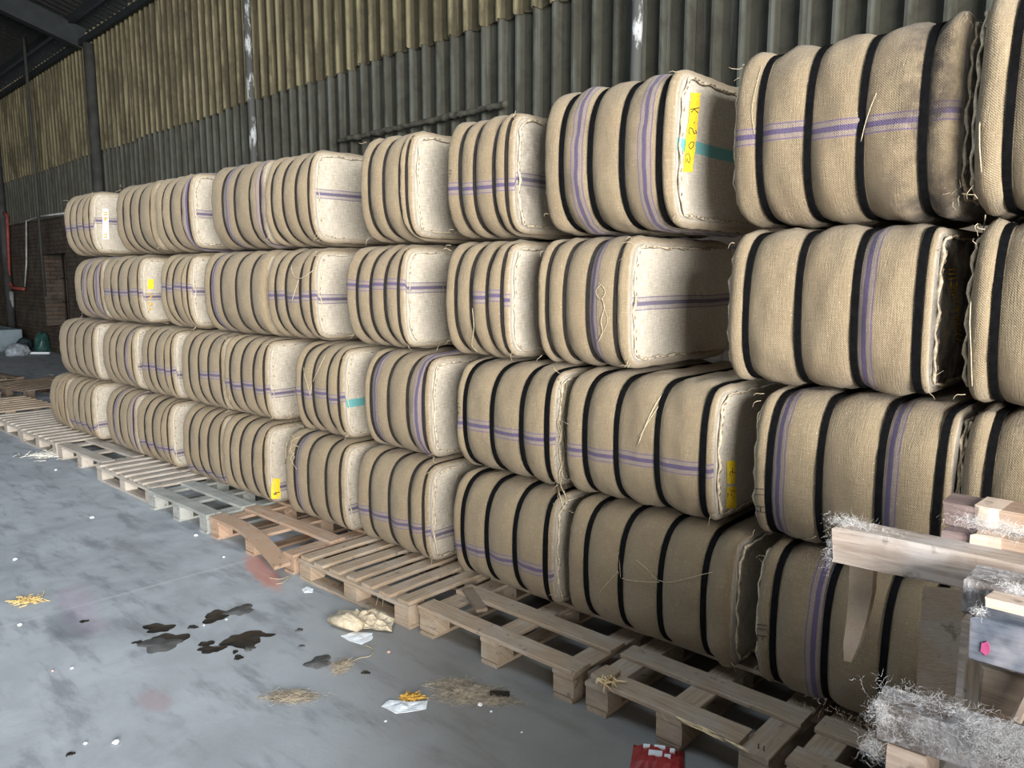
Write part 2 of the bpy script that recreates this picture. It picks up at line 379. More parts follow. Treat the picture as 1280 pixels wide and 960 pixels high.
# roof: ridge midway
RY = (WY+YF)/2; SL = math.tan(math.radians(17)); RZ = EAVE+.25+(WY-RY)*SL
def roofz(y): return RZ - abs(y-RY)*SL
V, F = [], []; ys = [WY+.5, RY, YF-.5]
nx_ = int((XR-XL+.6)/.2)
prof = []
for i in range(nx_): x = XL-.3+i*.2; prof += [(x, 0), (x+.1, .04)]
for s in (0, .03):
    for y in ys:
        for (x, z) in prof: V.append((x, y, roofz(y)+z+s))
n = len(prof)
for s in (0, 1):
    for j in range(2):
        for i in range(n-1):
            a = s*3*n+j*n+i; F.append((a, a+1, a+n+1, a+n) if s else (a, a+n, a+n+1, a+1))
struct(wfix(mesh_obj('ceiling', V, F, ROOFM)))
_t = NT('added_translucent_panel'); _t.b.inputs['Transmission Weight'].default_value = .6; _t = _t.out((0.75, 0.80, 0.85), .6)
struct(wfix(mesh_obj('added_roof_panel', [(-7.6, .8, roofz(.8)-.02), (-.4, .8, roofz(.8)-.02), (-.4, -1.9, roofz(-1.9)-.02), (-7.6, -1.9, roofz(-1.9)-.02)], [(0, 1, 2, 3)], _t)))  # unseen panel added above the roof fill light
# rafters, purlins, posts
def member(name, p0, p1, w, h, mat, parent=None):
    p0, p1 = Vector(p0), Vector(p1); d = (p1-p0).normalized(); s = d.cross(Vector((0, 0, 1))).normalized()*w/2; u = s.cross(d).normalized()*h/2
    V = [p+a*s+b*u for p in (p0, p1) for a, b in ((-1, -1), (1, -1), (1, 1), (-1, 1))]
    F = [(0, 1, 2, 3), (7, 6, 5, 4), (0, 4, 5, 1), (1, 5, 6, 2), (2, 6, 7, 3), (3, 7, 4, 0)]
    return mesh_obj(name, V, F, mat, parent)
cols = [wx(790)+6] + [wx(790), wx(316), wx(117), wx(117)-6, wx(117)-12]
kt = 2
for cx in cols:
    if not (XL+.5 < cx < XR-.5): continue
    r = struct(wfix(member('trim_%d' % kt, (cx-.1, WY-.05, EAVE-.02), (cx-.1, RY, roofz(RY)-.25), .16, .34, STEEL))); kt += 1
    member('far_slope', (cx-.1, YF+.05, EAVE-.02), (cx-.1, RY, roofz(RY)-.25), .16, .34, STEEL, r)
for i in range(8):
    y = WY-.25 - i*1.35
    if y < RY: break
    struct(wfix(member('trim_%d' % kt, (XL, y, roofz(y)-.08), (XR, y, roofz(y)-.08), .07, .12, STEEL))); kt += 1
struct(wfix(member('trim_%d' % kt, (XL, WY-.12, EAVE-.10), (XR, WY-.12, EAVE-.10), .06, .10, STEEL))); kt += 1
def wpt(x, y, z): return tuple(WM @ Vector((x, y, z)))
def post(name, cx, r, lean, z0, z1, mat, lab, w=0):
    base = WM @ Vector((cx, WY-.13-w, z0))
    o = tube(name, [(0, 0, 0), (lean*.3, 0, (z1-z0)*.45), (lean, 0, z1-z0)], r, mat, None, 10); o.location = base
    return tag(o, lab, 'post', 'posts along the corrugated wall')
post('wall_post', wx(790, WY-.13), .040, .05, 0, EAVE-.2, POSTM, 'flaking pale post against the wall above the tagged 902-K bale')
post('wall_post', wx(316, WY-.13), .045, -.03, 0, EAVE-.2, POSTM, 'slim white-flaked post against the corrugated wall, second from the right')
post('wall_post', wx(117, WY-.13), .085, 0, 0, EAVE-.2, plain('dull_grey_post', (0.04, 0.04, 0.037), .8, 0, .3, 4, .2), 'dull grey post at the foot of the roof rafter, far left')
post('wall_post', wx(-8, WY-.13), .085, 0, 0, EAVE-.2, plain('dark_grey_post', (0.04, 0.04, 0.04), .8, 0, .3, 4, .2), 'dark post at the left edge, near the red pipe')
# hanging pipe and the pipes on the brick
q = at(38, 300, 4.3)
o = tube('hanging_pipe', [(0, 0, 0), (.02, 0, 2.4), (0, 0, 4.9)], .03, plain('dull_pipe', (0.045, 0.044, 0.04), .7, 0, .2, 5, .1)); o.location = wpt(wx(38, 4.35), 4.35, 1.2)
tag(o, 'thin grey vertical pipe rising to the roof at far left', 'pipe')
def wz(px, py):  # height on back wall of an image pixel
    d = ray(px, py); n_ = np.array([-math.sin(WROT), math.cos(WROT), 0]); return EYE + d[2]*(WY/(d@n_))
def wl(px, py, off=.10): return Vector((wx(px, WY-off, py), WY-off, wz(px, py)))
red = plain('dull_red_paint', (0.22, 0.05, 0.04), .6, 0, .25, 8, .1)
o = wfix(tube('red_pipe', [wl(3, 265), wl(9, 272), wl(10, 300), wl(12, 352), wl(16, 360), wl(30, 361)], .035, red)); tag(o, 'dull red pipe bent round at its foot on the brick wall', 'pipe')
o = wfix(tube('cable_pipe', [wl(82, 268), wl(50, 272), wl(33, 277), wl(33, 330), wl(31, 358)], .018, plain('pale_pipe', (0.42, 0.43, 0.40), .6, 0, .2, 8, .1))); tag(o, 'thin pale conduit running down then along the brick wall', 'pipe')
o = wfix(tube('down_pipe', [wl(14, 364), wl(15, 385), wl(15, 409)], .05, plain('grey_pipe', (0.20, 0.21, 0.21), .6, 0, .2, 8, .1))); tag(o, 'stubby grey pipe standing above the blue-grey metal bin', 'pipe')

# ------------------------------------------------------------------ bales
HB = .545; Z0 = .131; FRONT = 2.47; DEEP = .95
def snoise(P, f, seed):
    r = np.random.RandomState(seed); o = np.zeros(len(P))
    for k in range(6):
        d = r.normal(size=3); d /= np.linalg.norm(d); o += np.sin(P@d*f*(1+.35*k) + r.uniform(0, 6.28))/(1+.35*k)
    return o/3.0
NPH = 84
def section(a_front, hy, hz, n=2.75):
    """closed yz section, front bulging towards -y; returns pts, outward normals, arc length from the middle of the front"""
    ph = np.linspace(0, 2*np.pi, NPH, endpoint=False)
    ph = ph + .0
    c, s = np.cos(ph), np.sin(ph)
    e = 2/n
    cy = np.sign(c)*np.abs(c)**e; sz = np.sign(s)*np.abs(s)**e
    y = np.where(cy >= 0, -(hy-a_front)-a_front*cy, (hy-a_front)+a_front*(-cy))
    z = hz*sz
    # resample evenly by arc length (denser where it matters)
    P = np.stack([y, z], 1); PP = np.vstack([P, P[:1]])
    L = np.concatenate([[0], np.cumsum(np.linalg.norm(np.diff(PP, axis=0), axis=1))])
    # fine curve first
    return P, L
def fine_section(a, hy, hz, n):
    ph = np.linspace(0, 2*np.pi, 4001)
    c, s = np.cos(ph), np.sin(ph); e = 2/n
    cy = np.sign(c)*np.abs(c)**e; sz = np.sign(s)*np.abs(s)**e
    y = np.where(cy >= 0, -(hy-a)-a*cy, (hy-a)-a*cy); z = hz*sz
    P = np.stack([y, z], 1); L = np.concatenate([[0], np.cumsum(np.linalg.norm(np.diff(P, axis=0), axis=1))]); T = L[-1]
    t = np.arange(NPH)/NPH*T
    Y = np.interp(t, L, y); Z = np.interp(t, L, z)
    Q = np.stack([Y, Z], 1); d = np.roll(Q, -1, 0)-np.roll(Q, 1, 0); d /= np.linalg.norm(d, axis=1)[:, None]
    N = np.stack([d[:, 1], -d[:, 0]], 1)
    # make sure outward
    if (N[0]@np.array([-1, 0])) < 0: N = -N
    v = np.where(t > T/2, t-T, t)
    return Q, N, v, T

def make_bale(idx, D):
    row = D['row']; z0 = Z0+(row-1)*HB; hz = (HB+D.get('dz', 0))/2
    pyrow = {4: -.12, 3: .03, 2: .17, 1: .32}[row]
    X = lambda p, yy=FRONT+.012: at(p, 345+pyrow*(p+437), yy)[0]
    xl = D['xl'] if 'xl' in D else X(D['L'], FRONT+.03); xr = D['xr'] if 'xr' in D else X(D['R'], FRONT+(.075 if D.get('wide') or D.get('sm') else .035))
    if 'xs' in D: st = list(D['xs'])
    else: st = [X(p) for p in D['S']]
    xm = (xl+xr)/2; Lx = xr-xl; hy = DEEP/2
    st = [min(max(s-xm, -Lx/2+.03), Lx/2-.03) for s in st]
    wide = D.get('wide', False)
    pinch = .017 if wide else .020; sw = .020 if wide else .012
    yc = FRONT+hy+D.get('dy', 0); rs = np.random.RandomState(100+idx)
    afr = .21+rs.uniform(-.02, .02); nn = 2.6+rs.uniform(-.15, .2)
    Q, N, v, T = fine_section(afr, hy, hz, nn); Qs, Ns, _, _ = fine_section(.11, hy-.012, hz-.004, 3.6)
    root = empty('jute_bale', (xm, yc, z0)); root.rotation_euler = (0, 0, rs.uniform(-.006, .006))
    # x stations
    er = .034
    cuts = sorted(set(list(np.linspace(-Lx/2, Lx/2, 46))+[s+k*sw/2 for s in st for k in (-1.25, -1, 0, 1, 1.25)]))
    cuts = [x for x in cuts if -Lx/2+.004 < x < Lx/2-.004]
    xs = np.array([-Lx/2]+[-Lx/2+.004]+cuts+[Lx/2-.004]+[Lx/2])
    edges = [-Lx/2-.02]+st+[Lx/2+.02]
    def off(x):
        for a, b in zip(edges[:-1], edges[1:]):
            if a <= x <= b:
                ea, eb = a+(sw/2 if a in st else 0), b-(sw/2 if b in st else 0)
                if x <= ea or x >= eb: o = pinch; break
                u = abs((x-(ea+eb)/2)/((eb-ea)/2)); o = pinch*(u**(2.6 if wide else 2.2)); break
        else: o = 0
        for e in (x+Lx/2, Lx/2-x):
            if e < er: k = 1-max(e, 0)/er; o += er*(1-math.sqrt(max(0, 1-k*k)))
        return o
    offs = np.array([off(x) for x in xs])
    segi = np.array([sum(1 for s in st if x > s) for x in xs])
    zc = hz
    rows_, vv, uu, hof, xof, xob, dirt, tealv = [], [], [], [], [], [], [], []
    hs = D.get('h'); seg_off = rs.uniform(-.012, .012, 6); seg_off[0] = 0
    if hs: vh = at(hs[0], hs[1], 2.48)[2]-(z0+hz)
    hr = D.get('hseg', (0, 9))
    vx = [X(p)-xm for p in D.get('v', [])]; vx += [9, 9]
    dr = D.get('dirt')
    nx = len(xs)
    for i, x in enumerate(xs):
        w = .75*max(0, 1-(Lx/2-x)/.10)**1.3+.35*max(0, 1-(Lx/2+x)/.08); P = (Q*(1-w)+Qs*w) - N*offs[i]
        # loose cloth at the ends sags less tightly
        rows_.append(np.column_stack([np.full(NPH, x), P[:, 0], P[:, 1]+zc]))
        vv.append(v); uu.append(np.full(NPH, x))
        hof.append(np.full(NPH, (vh+seg_off[segi[i]]) if hs and hr[0] <= segi[i] <= hr[1] else 9.0))
        xof.append(np.full(NPH, vx[0])); xob.append(np.full(NPH, vx[1]))
        tealv.append(np.zeros(NPH))
        dd = np.zeros(NPH)
        if dr: dd = dr[2]*np.clip(1-np.abs(x-dr[0]*Lx)/dr[1], 0, 1)*np.ones(NPH)
        dirt.append(dd)
    V = np.concatenate(rows_); vv = np.concatenate(vv); uu = np.concatenate(uu)
    hof = np.concatenate(hof); xof = np.concatenate(xof); xob = np.concatenate(xob); dirt = np.concatenate(dirt); tealv = np.concatenate(tealv)
    # noise: lumps + wrinkles, none pushing beyond the bale's own envelope by more than a few mm
    nrm = np.concatenate([np.column_stack([np.zeros(NPH), N[:, 0], N[:, 1]])]*nx)
    pin = np.repeat(1-np.clip(offs/pinch, 0, 1), NPH)
    amp = (.0065 if wide else .0050)*(.30+pin)
    d = snoise(V, 28, idx)*amp + snoise(V*np.array([1, 2.2, 2.2]), 62, idx+500)*amp*.45 - .004
    for (wxp, wzp, ang, ln) in D.get('wrk', []):
        P0 = np.array([X(wxp)-xm, at(wxp, wzp, 2.48)[2]-z0]); dirv = np.array([math.cos(ang), math.sin(ang)])
        rel = V[:, [0, 2]]-P0; al = rel@dirv; ac = rel@np.array([-dirv[1], dirv[0]])
        d += .010*np.exp(-(ac/.012)**2-(al/ln)**2)*(V[:, 1] < -.1)
    V = V + nrm*d[:, None]
    faces = []
    for i in range(nx-1):
        a = i*NPH
        for k in range(NPH):
            k2 = (k+1) % NPH; faces.append((a+k, a+k2, a+NPH+k2, a+NPH+k))
    # end caps: shrinking rings
    en = D.get('e')
    for side in (-1, 1):
        ring0 = 0 if side < 0 else (nx-1)*NPH; prev = ring0
        R0 = V[ring0:ring0+NPH]; cen = R0.mean(0)
        for si, s in enumerate((.985, .93, .86, .74, .6, .45, .28, .1)):
            P = cen+(R0-cen)*s
            P[:, 0] = side*(Lx/2 + .010*(1-s**4)) + side*.006*snoise(P*np.array([0, 1, 1]), 17, idx+31) + (side*.004 if si == 0 else 0)
            base = len(V); V = np.vstack([V, P])
            ev = P[:, 2]-zc
            vv = np.concatenate([vv, ev]); uu = np.concatenate([uu, 3+P[:, 1]])
            eh = 9.0
            if side > 0 and en: eh = at(en[0], en[1], yc-hy+(.12))[2]-(z0+hz)
            hof = np.concatenate([hof, np.full(NPH, eh)]); xof = np.concatenate([xof, np.full(NPH, 9.)]); xob = np.concatenate([xob, np.full(NPH, 9.)])
            tealv = np.concatenate([tealv, np.full(NPH, 1.0 if (side > 0 and D.get('teal')) else 0.)])
            dirt = np.concatenate([dirt, np.full(NPH, D.get('edirt_shade', 0.0) if side > 0 else 0)])
            for k in range(NPH):
                k2 = (k+1) % NPH
                q = (prev+k, prev+k2, base+k2, base+k) if side > 0 else (prev+k2, prev+k, base+k, base+k2)
                faces.append(q)
            prev = base
        faces.append(tuple(prev+k for k in (range(NPH) if side > 0 else reversed(range(NPH)))))
    me = bpy.data.meshes.new('cloth_body'); me.from_pydata(V.tolist(), [], faces); me.update(); me.materials.append(JUTE)
    me.polygons.foreach_set('use_smooth', [True]*len(me.polygons))
    uvl = me.uv_layers.new(name='cloth'); li = np.zeros(len(me.loops), dtype=np.int32); me.loops.foreach_get('vertex_index', li)
    uvl.data.foreach_set('uv', np.column_stack([uu[li], vv[li]]).ravel())
    cap = np.zeros(len(V)); cap[nx*NPH:] = 1.0; cap[(nx-1)*NPH:nx*NPH] = .6
    for nm, arr in (('cap', cap), ('hoff', hof), ('xoff', xof), ('xofb', xob), ('dirt', dirt), ('teal', tealv)):
        a = me.attributes.new(nm, 'FLOAT', 'POINT'); a.data.foreach_set('value', arr.astype(np.float32))
    body = link(bpy.data.objects.new('cloth_body', me), root); body['tone'] = float(D.get('tone', .5+rs.uniform(-.15, .15)))
    # straps
    for s in st:
        tilt = rs.uniform(-.006, .006)
        w = .75*max(0, 1-(Lx/2-s)/.10)**1.3+.35*max(0, 1-(Lx/2+s)/.08); QQ = Q*(1-w)+Qs*w
        ex = off(s)-pinch
        P = QQ - N*(pinch+ex-.0035); Pi = QQ - N*(pinch+ex+.006)
        Vs, Fs = [], []
        xo = s + tilt*np.sin(np.arange(NPH)/NPH*2*np.pi) + rs.uniform(-.001, .001, NPH)*0
        for (dx, PP) in ((-sw/2, Pi), (-sw/2, P), (sw/2, P), (sw/2, Pi)):
            Vs += [(xo[k]+dx, PP[k, 0], PP[k, 1]+zc) for k in range(NPH)]
        for j in range(4):
            j2 = (j+1) % 4
            for k in range(NPH):
                k2 = (k+1) % NPH; Fs.append((j*NPH+k, j*NPH+k2, j2*NPH+k2, j2*NPH+k))
        mesh_obj('strap', Vs, Fs, STRAP if wide else STRAP_THIN, root)
    # stitched rim seam at the end (and one at the left end)
    for side in (-1, 1):
        ring = V[(0 if side < 0 else (nx-1)*NPH):][:NPH]; cen = ring.mean(0)
        sel = [k for k in range(NPH) if ring[k, 1] < .25]
        sel = sorted(sel, key=lambda k: math.atan2(ring[k, 2]-cen[2], -(ring[k, 1]-cen[1])))
        pts = []
        for j, k in enumerate(sel):
            p = cen+(ring[k]-cen)*(.962+.012*math.sin(j*1.3+idx)); pts.append((side*(Lx/2+.012+.004*math.sin(j*2.1+idx)), p[1], p[2]))
        big = D.get('sm') or D.get('wide')
        seamo = tube('seam', pts, [(.0050 if big else .0026)+(.0022 if big else .001)*math.sin(j*1.9) for j in range(len(pts))], SEAMM, root, 5)
        if side > 0:
            Vs, Fs = [], []
            for j in range(1, len(pts)-1):
                p = Vector(pts[j]); q = Vector((side*(Lx/2-.002), cen[1]+(p.y-cen[1])*1.045, cen[2]+(p.z-cen[2])*1.05))
                nx2 = Vector(pts[j+1])
                if rs.rand() < (.6 if big else .25): tube_vf([p+Vector((.006, 0, 0)), p.lerp(nx2, .45)+Vector((.0075, 0, 0))], .0020, 4, Vs, Fs)
            mesh_obj('stitching', Vs, Fs, SEAMD, seamo)['kind'] = 'stuff'
    # frayed fibres at corners
    Vs, Fs = [], []
    for j in range(D.get('fray', 5)):
        sx = rs.choice([-1, 1], p=[.35, .65]); a = rs.choice([1, -1])*rs.uniform(.7, .98)
        p = Vector((sx*Lx/2*rs.uniform(.96, 1.02), -hy+afr*.30, hz+a*hz*.95)); pp = [p]; dvec = Vector((sx*rs.uniform(-.2, .7), -rs.uniform(.2, .9), rs.uniform(-.8, .5))).normalized()
        for t in range(4):
            p = p+dvec*rs.uniform(.006, .016); dvec = (dvec+Vector(rs.uniform(-.7, .7, 3))+Vector((0, 0, -.25))).normalized(); pp.append(p)
        tube_vf(pp, [.0010, .0009, .0008, .0006, .0004], 4, Vs, Fs)
    if Vs: fo = mesh_obj('frayed_fibres', Vs, Fs, TWINE, root); fo['kind'] = 'stuff'
    BV.append((root, V + np.array([0, 0, 0]), faces))
    return root
BV = []
ORD = ['first', 'second', 'third', 'fourth', 'fifth', 'sixth', 'seventh', 'eighth', 'ninth', 'tenth', 'eleventh', 'twelfth']
ROWN = {4: 'top', 3: 'upper-middle', 2: 'lower-middle', 1: 'bottom'}
B = {
4: [dict(L=83, R=115, S=[87, 95, 103, 111], h=(100, 284), e=(140, 275), tone=.6, t='thin-strapped bale with a white and gold end label'),
    dict(L=148, R=194, S=[153, 162, 173, 186], t='plain brown thin-strapped bale'),
    dict(L=196, R=247, S=[202, 212, 226, 242], v=[232], sm=True, e=(255, 268), tone=.6, t='thin-strapped bale with a purple band and stitched end'),
    dict(L=266, R=331, S=[277, 292, 311, 328], v=[284, 323], t='thin-strapped bale with two purple bands round it'),
    dict(L=334, R=391, S=[338, 352, 368, 385], e=(415, 242), tone=.55, t='thin-strapped bale with a wide end bearing a short stripe'),
    dict(L=452, R=523, S=[460, 478, 498, 518], sm=True, t='plain thin-strapped bale with a bright stitched end'),
    dict(L=560, R=648, S=[573, 591, 615, 639], h=(600, 232), sm=True, e=(665, 224), tone=.4, edirt_shade=.35, t='thin-strapped bale with a level purple stripe and shaded end'),  # end darkened with blotches: its shade is put into the cloth colour
    dict(L=681, R=850, S=[701, 737, 777, 823], wide=True, v=[722, 806], e=(872, 181), teal=True, dz=.045, tone=.6, t='wide-strapped bale marked 902-K on yellow above teal'),
    dict(L=918, R=1205, S=[949, 1010, 1077, 1155], wide=True, h=(1000, 163), dz=.045, tone=.45, dirt=(.40, .17, 1.0), wrk=[(1075, 155, -.9, .03), (1090, 150, -1.1, .04), (1125, 160, -.9, .03)], edirt_shade=.8, fray=14, t='wide-strapped bale with a purple stripe and dark oily stain'),
    dict(xl=-.535, xr=.12, xs=[-.455, -.30, -.14, .03], wide=True, dz=.07, dy=-.05, tone=.75, t='bright bale cut off by the right edge')],
3: [dict(L=95, R=129, S=[101, 108, 116, 125], v=[105, 121], t='small thin-strapped bale with two purple bands'),
    dict(L=131, R=176, S=[138, 147, 159, 171], h=(150, 365), e=(190, 371), tone=.55, t='thin-strapped bale with a yellow painted mark on its pale end'),
    dict(L=203, R=238, S=[207, 215, 226, 235], h=(215, 359), e=(248, 364), tone=.55, t='thin-strapped bale with a level purple stripe and white end'),
    dict(L=257, R=334, S=[262, 275, 294, 313], v=[268], t='thin-strapped bale with a purple band near its left end'),
    dict(L=337, R=394, S=[343, 356, 374, 391], h=(370, 370), e=(412, 374), tone=.55, t='thin-strapped bale with twine curled over its stripe'),
    dict(L=435, R=505, S=[445, 462, 480, 500], h=(470, 356), e=(530, 360), tone=.6, t='thin-strapped bale with a purple stripe running over its broad end'),
    dict(L=558, R=635, S=[568, 587, 607, 629], h=(610, 372), hseg=(2, 9), tone=.45, t='thin-strapped bale with a purple stripe only on its right half'),
    dict(L=669, R=788, S=[678, 700, 729, 763], sm=True, v=[737], e=(850, 381), tone=.5, dy=.02, fray=9, t='thin-strapped bale showing a wide striped end beside a gap'),
    dict(L=911, R=1168, S=[932, 997, 1068, 1147], wide=True, v=[1081], tone=.6, edirt_shade=.9, t='wide-strapped bale with ochre lettering on its dark end'),
    dict(xl=-.52, xr=.13, xs=[-.455, -.30, -.14, .03], wide=True, tone=.65, dy=-.02, t='wide-strapped bale cut off by the right edge')],
2: [dict(L=76, R=118, S=[83, 93, 103, 113], tone=.35, t='plain brown bale at the left end'),
    dict(L=130, R=168, S=[136, 144, 154, 165], v=[158], e=(173, 456), tone=.5, t='thin-strapped bale with a purple band and a sliver of white end'),
    dict(L=179, R=217, S=[184, 193, 204, 214], h=(200, 461), e=(222, 466), tone=.5, t='thin-strapped bale with a level purple stripe'),
    dict(L=229, R=280, S=[235, 247, 259, 275], h=(265, 469), hseg=(2, 3), tone=.5, t='thin-strapped bale with a short purple stripe in its middle'),
    dict(L=282, R=334, S=[286, 300, 315, 331], h=(310, 483), e=(350, 491), tone=.55, t='thin-strapped bale with a purple stripe and bright white end'),
    dict(L=371, R=429, S=[376, 390, 408, 426], h=(400, 494), e=(441, 502), teal=True, tone=.5, fray=16, t='thin-strapped bale with a teal stripe on its pale end'),
    dict(L=457, R=544, S=[462, 484, 508, 532], v=[469, 521], sm=True, tone=.5, t='thin-strapped bale with two purple bands and a ragged pale end'),
    dict(L=572, R=700, S=[580, 614, 651, 689], wide=True, h=(620, 537), tone=.55, t='wide-strapped bale marked II F with a purple stripe'),
    dict(L=708, R=897, S=[730, 769, 820, 876], wide=True, h=(780, 574), tone=.6, t='wide-strapped bale with two yellow patches on its end'),
    dict(L=944, R=1192, S=[961, 1024, 1099, 1172], wide=True, v=[973, 1111], tone=.55, t='wide-strapped bale marked II H just above the broken pallet'),
    dict(xl=-.505, xr=.13, xs=[-.44, -.29, -.13, .03], wide=True, tone=.55, t='wide-strapped bale half hidden by broken pallets')],
1: [dict(L=65, R=84, S=[69, 73, 77, 81], tone=.3, t='brown bale at the far left end'),
    dict(L=86, R=118, S=[91, 98, 106, 114], h=(100, 531), e=(125, 528), tone=.55, t='thin-strapped bale with a white striped end'),
    dict(L=136, R=171, S=[141, 149, 159, 168], v=[145, 165], t='thin-strapped bale with two purple bands and no visible end'),
    dict(L=174, R=214, S=[180, 190, 201, 212], h=(195, 559), e=(222, 563), tone=.5, t='thin-strapped bale with a stripe and narrow white end'),
    dict(L=231, R=279, S=[236, 248, 259, 274], h=(250, 592), tone=.45, t='thin-strapped bale with a level stripe above the grey pallet'),
    dict(L=281, R=334, S=[287, 299, 314, 330], v=[316], e=(345, 607), tone=.55, t='thin-strapped bale with a yellow spot on its end'),
    dict(L=359, R=431, S=[367, 384, 406, 427], v=[373], e=(440, 632), tone=.5, t='thin-strapped bale with a purple band near its left end'),
    dict(L=448, R=543, S=[461, 485, 510, 537], sm=True, h=(500, 653), e=(552, 667), tone=.55, t='thin-strapped bale with a faint stripe above the slatted pallet'),
    dict(L=568, R=697, S=[577, 607, 642, 682], wide=True, h=(620, 699), tone=.5, t='wide-strapped bale marked II F with a purple stripe'),
    dict(L=710, R=918, S=[731, 774, 823, 877], wide=True, tone=.4, edirt_shade=.2, fray=9, t='plain wide-strapped bale crossed by loose twine'),  # low tone and darkened end: shade put into the cloth
    dict(L=946, R=1180, S=[965, 1030, 1103, 1160], wide=True, v=[1017], tone=.35, t='shaded bale with a purple band behind the broken pallets'),  # low tone: the shade on it is put into the cloth colour
    dict(xl=-.46, xr=.15, xs=[-.41, -.27, -.12, .05], wide=True, tone=.4, t='bale hidden behind broken pallets')]}
BALE = {}; bi = 0
for row in (1, 2, 3, 4):
    for j, D in enumerate(B[row]):
        D['row'] = row; r = make_bale(bi, D); bi += 1
        D['t'] = D['t'].replace('thin-strapped bale', 'bale').replace('wide-strapped bale', 'black-strapped bale')
        tag(r, '%s, %s, %s row' % (D['t'], (ORD[j]+' from left') if j < len(B[row])-1 else 'rightmost', ROWN[row]), 'bale', 'strapped jute bales stacked in four rows')
        BALE[(row, j)] = r
# BVH over all bale bodies, for laying marks and threads on the cloth
AV, AF = [], []
bpy.context.view_layer.update()
for root, V_, F_ in BV:
    k = len(AV); M = root.matrix_world; Rm = np.array(M)[:3, :3]; Tm = np.array(M)[:3, 3]
    AV += (V_@Rm.T+Tm).tolist(); AF += [tuple(i+k for i in f) for f in F_]
BVH = BVHTree.FromPolygons([Vector(v) for v in AV], AF)
def hit(px, py, off=.002):
    d = Vector(ray(px, py)).normalized(); loc, nor, i, t = BVH.ray_cast(Vector((0, 0, EYE)), d)
    if loc is None: return Vector(at(px, py, 2.46))
    if nor.dot(d) > 0: nor = -nor
    return loc+nor*off
def child_of(o, root):
    o.parent = root; o.matrix_parent_inverse = root.matrix_world.inverted(); return o
def patch(name, corners, mat, root, nu=4, nv=10, off=.0015, ragged=0.0, th=.001):
    """painted patch lying on the cloth; corners TL, TR, BR, BL in image pixels"""
    c = [np.array(q, float) for q in corners]; V, F = [], []
    for lay in (0, 1):
        for i in range(nv+1):
            for j in range(nu+1):
                u, w = j/nu, i/nv
                p = (c[0]*(1-u)+c[1]*u)*(1-w)+(c[3]*(1-u)+c[2]*u)*w
                if j in (0, nu): p = p+np.array([ragged*rng.uniform(-1, 1), 0])
                V.append(hit(p[0], p[1], off+.0005-lay*th))
    n = (nu+1)*(nv+1)
    for i in range(nv):
        for j in range(nu):
            a = i*(nu+1)+j; F.append((a, a+nu+1, a+nu+2, a+1))
    return child_of(mesh_obj(name, V[:n], F, mat, None, True), root)
def strokes(name, lines, mat, root, r=.0016, off=.003):
    V, F = [], []
    for ln in lines:
        pts = []
        for a, b in zip(ln[:-1], ln[1:]):
            for t in np.linspace(0, 1, 4)[:-1]: pts.append(hit(a[0]+(b[0]-a[0])*t, a[1]+(b[1]-a[1])*t, off))
        pts.append(hit(ln[-1][0], ln[-1][1], off)); tube_vf(pts, r, 5, V, F)
    return child_of(mesh_obj(name, V, F, mat, None, True), root)
# 902-K tag  (crop 820,90 at 6.4x)
T1 = lambda pts: [(820+x/6.4, 90+y/6.4) for x, y in pts]
patch('painted_patch', T1([(278, 165), (352, 170), (290, 800), (208, 800)]), YEL, BALE[(4, 7)], 5, 14, .002, .8)
strokes('lettering', [T1([(268, 300), (340, 288)]), T1([(300, 298), (275, 325)]), T1([(300, 298), (330, 328)]),   # K
    T1([(302, 398), (300, 418)]),                                                                               # -
    T1([(262, 500), (255, 470), (268, 445), (285, 455), (300, 495), (318, 492), (312, 465)]),                    # 2
    T1([(262, 610), (255, 585), (278, 560), (296, 565), (292, 600), (270, 618), (260, 606)]),                    # 0
    T1([(235, 730), (230, 665), (255, 650), (268, 690), (262, 728), (246, 715), (250, 690)])], INK, BALE[(4, 7)], .0016) # 9
# row 3 ninth bale, ochre lettering on the dark end (crop 1140,280 at 4.8x)
T2 = lambda pts: [(1140+x/4.8, 280+y/4.8) for x, y in pts]
strokes('lettering', [T1_ for T1_ in [T2([(215, 275), (265, 270)]), T2([(215, 300), (265, 298)]), T2([(220, 330), (262, 325)]), T2([(228, 345), (225, 385), (262, 380), (262, 350)]),
    T2([(228, 405), (262, 400), (235, 425), (262, 440)]), T2([(245, 470), (278, 455)]), T2([(245, 520), (278, 490), (262, 525)]), T2([(250, 545), (280, 570), (250, 580)]),
    T2([(260, 600), (285, 605), (262, 630), (288, 640)]), T2([(258, 660), (292, 665), (262, 690), (298, 700)])]], YELD, BALE[(3, 8)], .0022)
# row 2 ninth bale, two yellow patches (crop 880,560 at 9.6x)
T3 = lambda pts: [(880+x/9.6, 560+y/9.6) for x, y in pts]
patch('painted_patch', T3([(268, 152), (378, 152), (370, 425), (272, 430)]), YEL, BALE[(2, 8)], 4, 8, .002, .3)
patch('painted_patch', T3([(272, 462), (380, 462), (382, 720), (258, 720)]), YEL, BALE[(2, 8)], 4, 8, .002, .3)
strokes('lettering', [T3([(330, 235), (332, 310)]), T3([(305, 285), (370, 290)]), T3([(305, 285), (300, 335)]),
    T3([(310, 515), (345, 508), (365, 530)]), T3([(275, 540), (282, 560), (272, 585)]), T3([(312, 550), (325, 560), (308, 572)])], INK, BALE[(2, 8)], .0013)
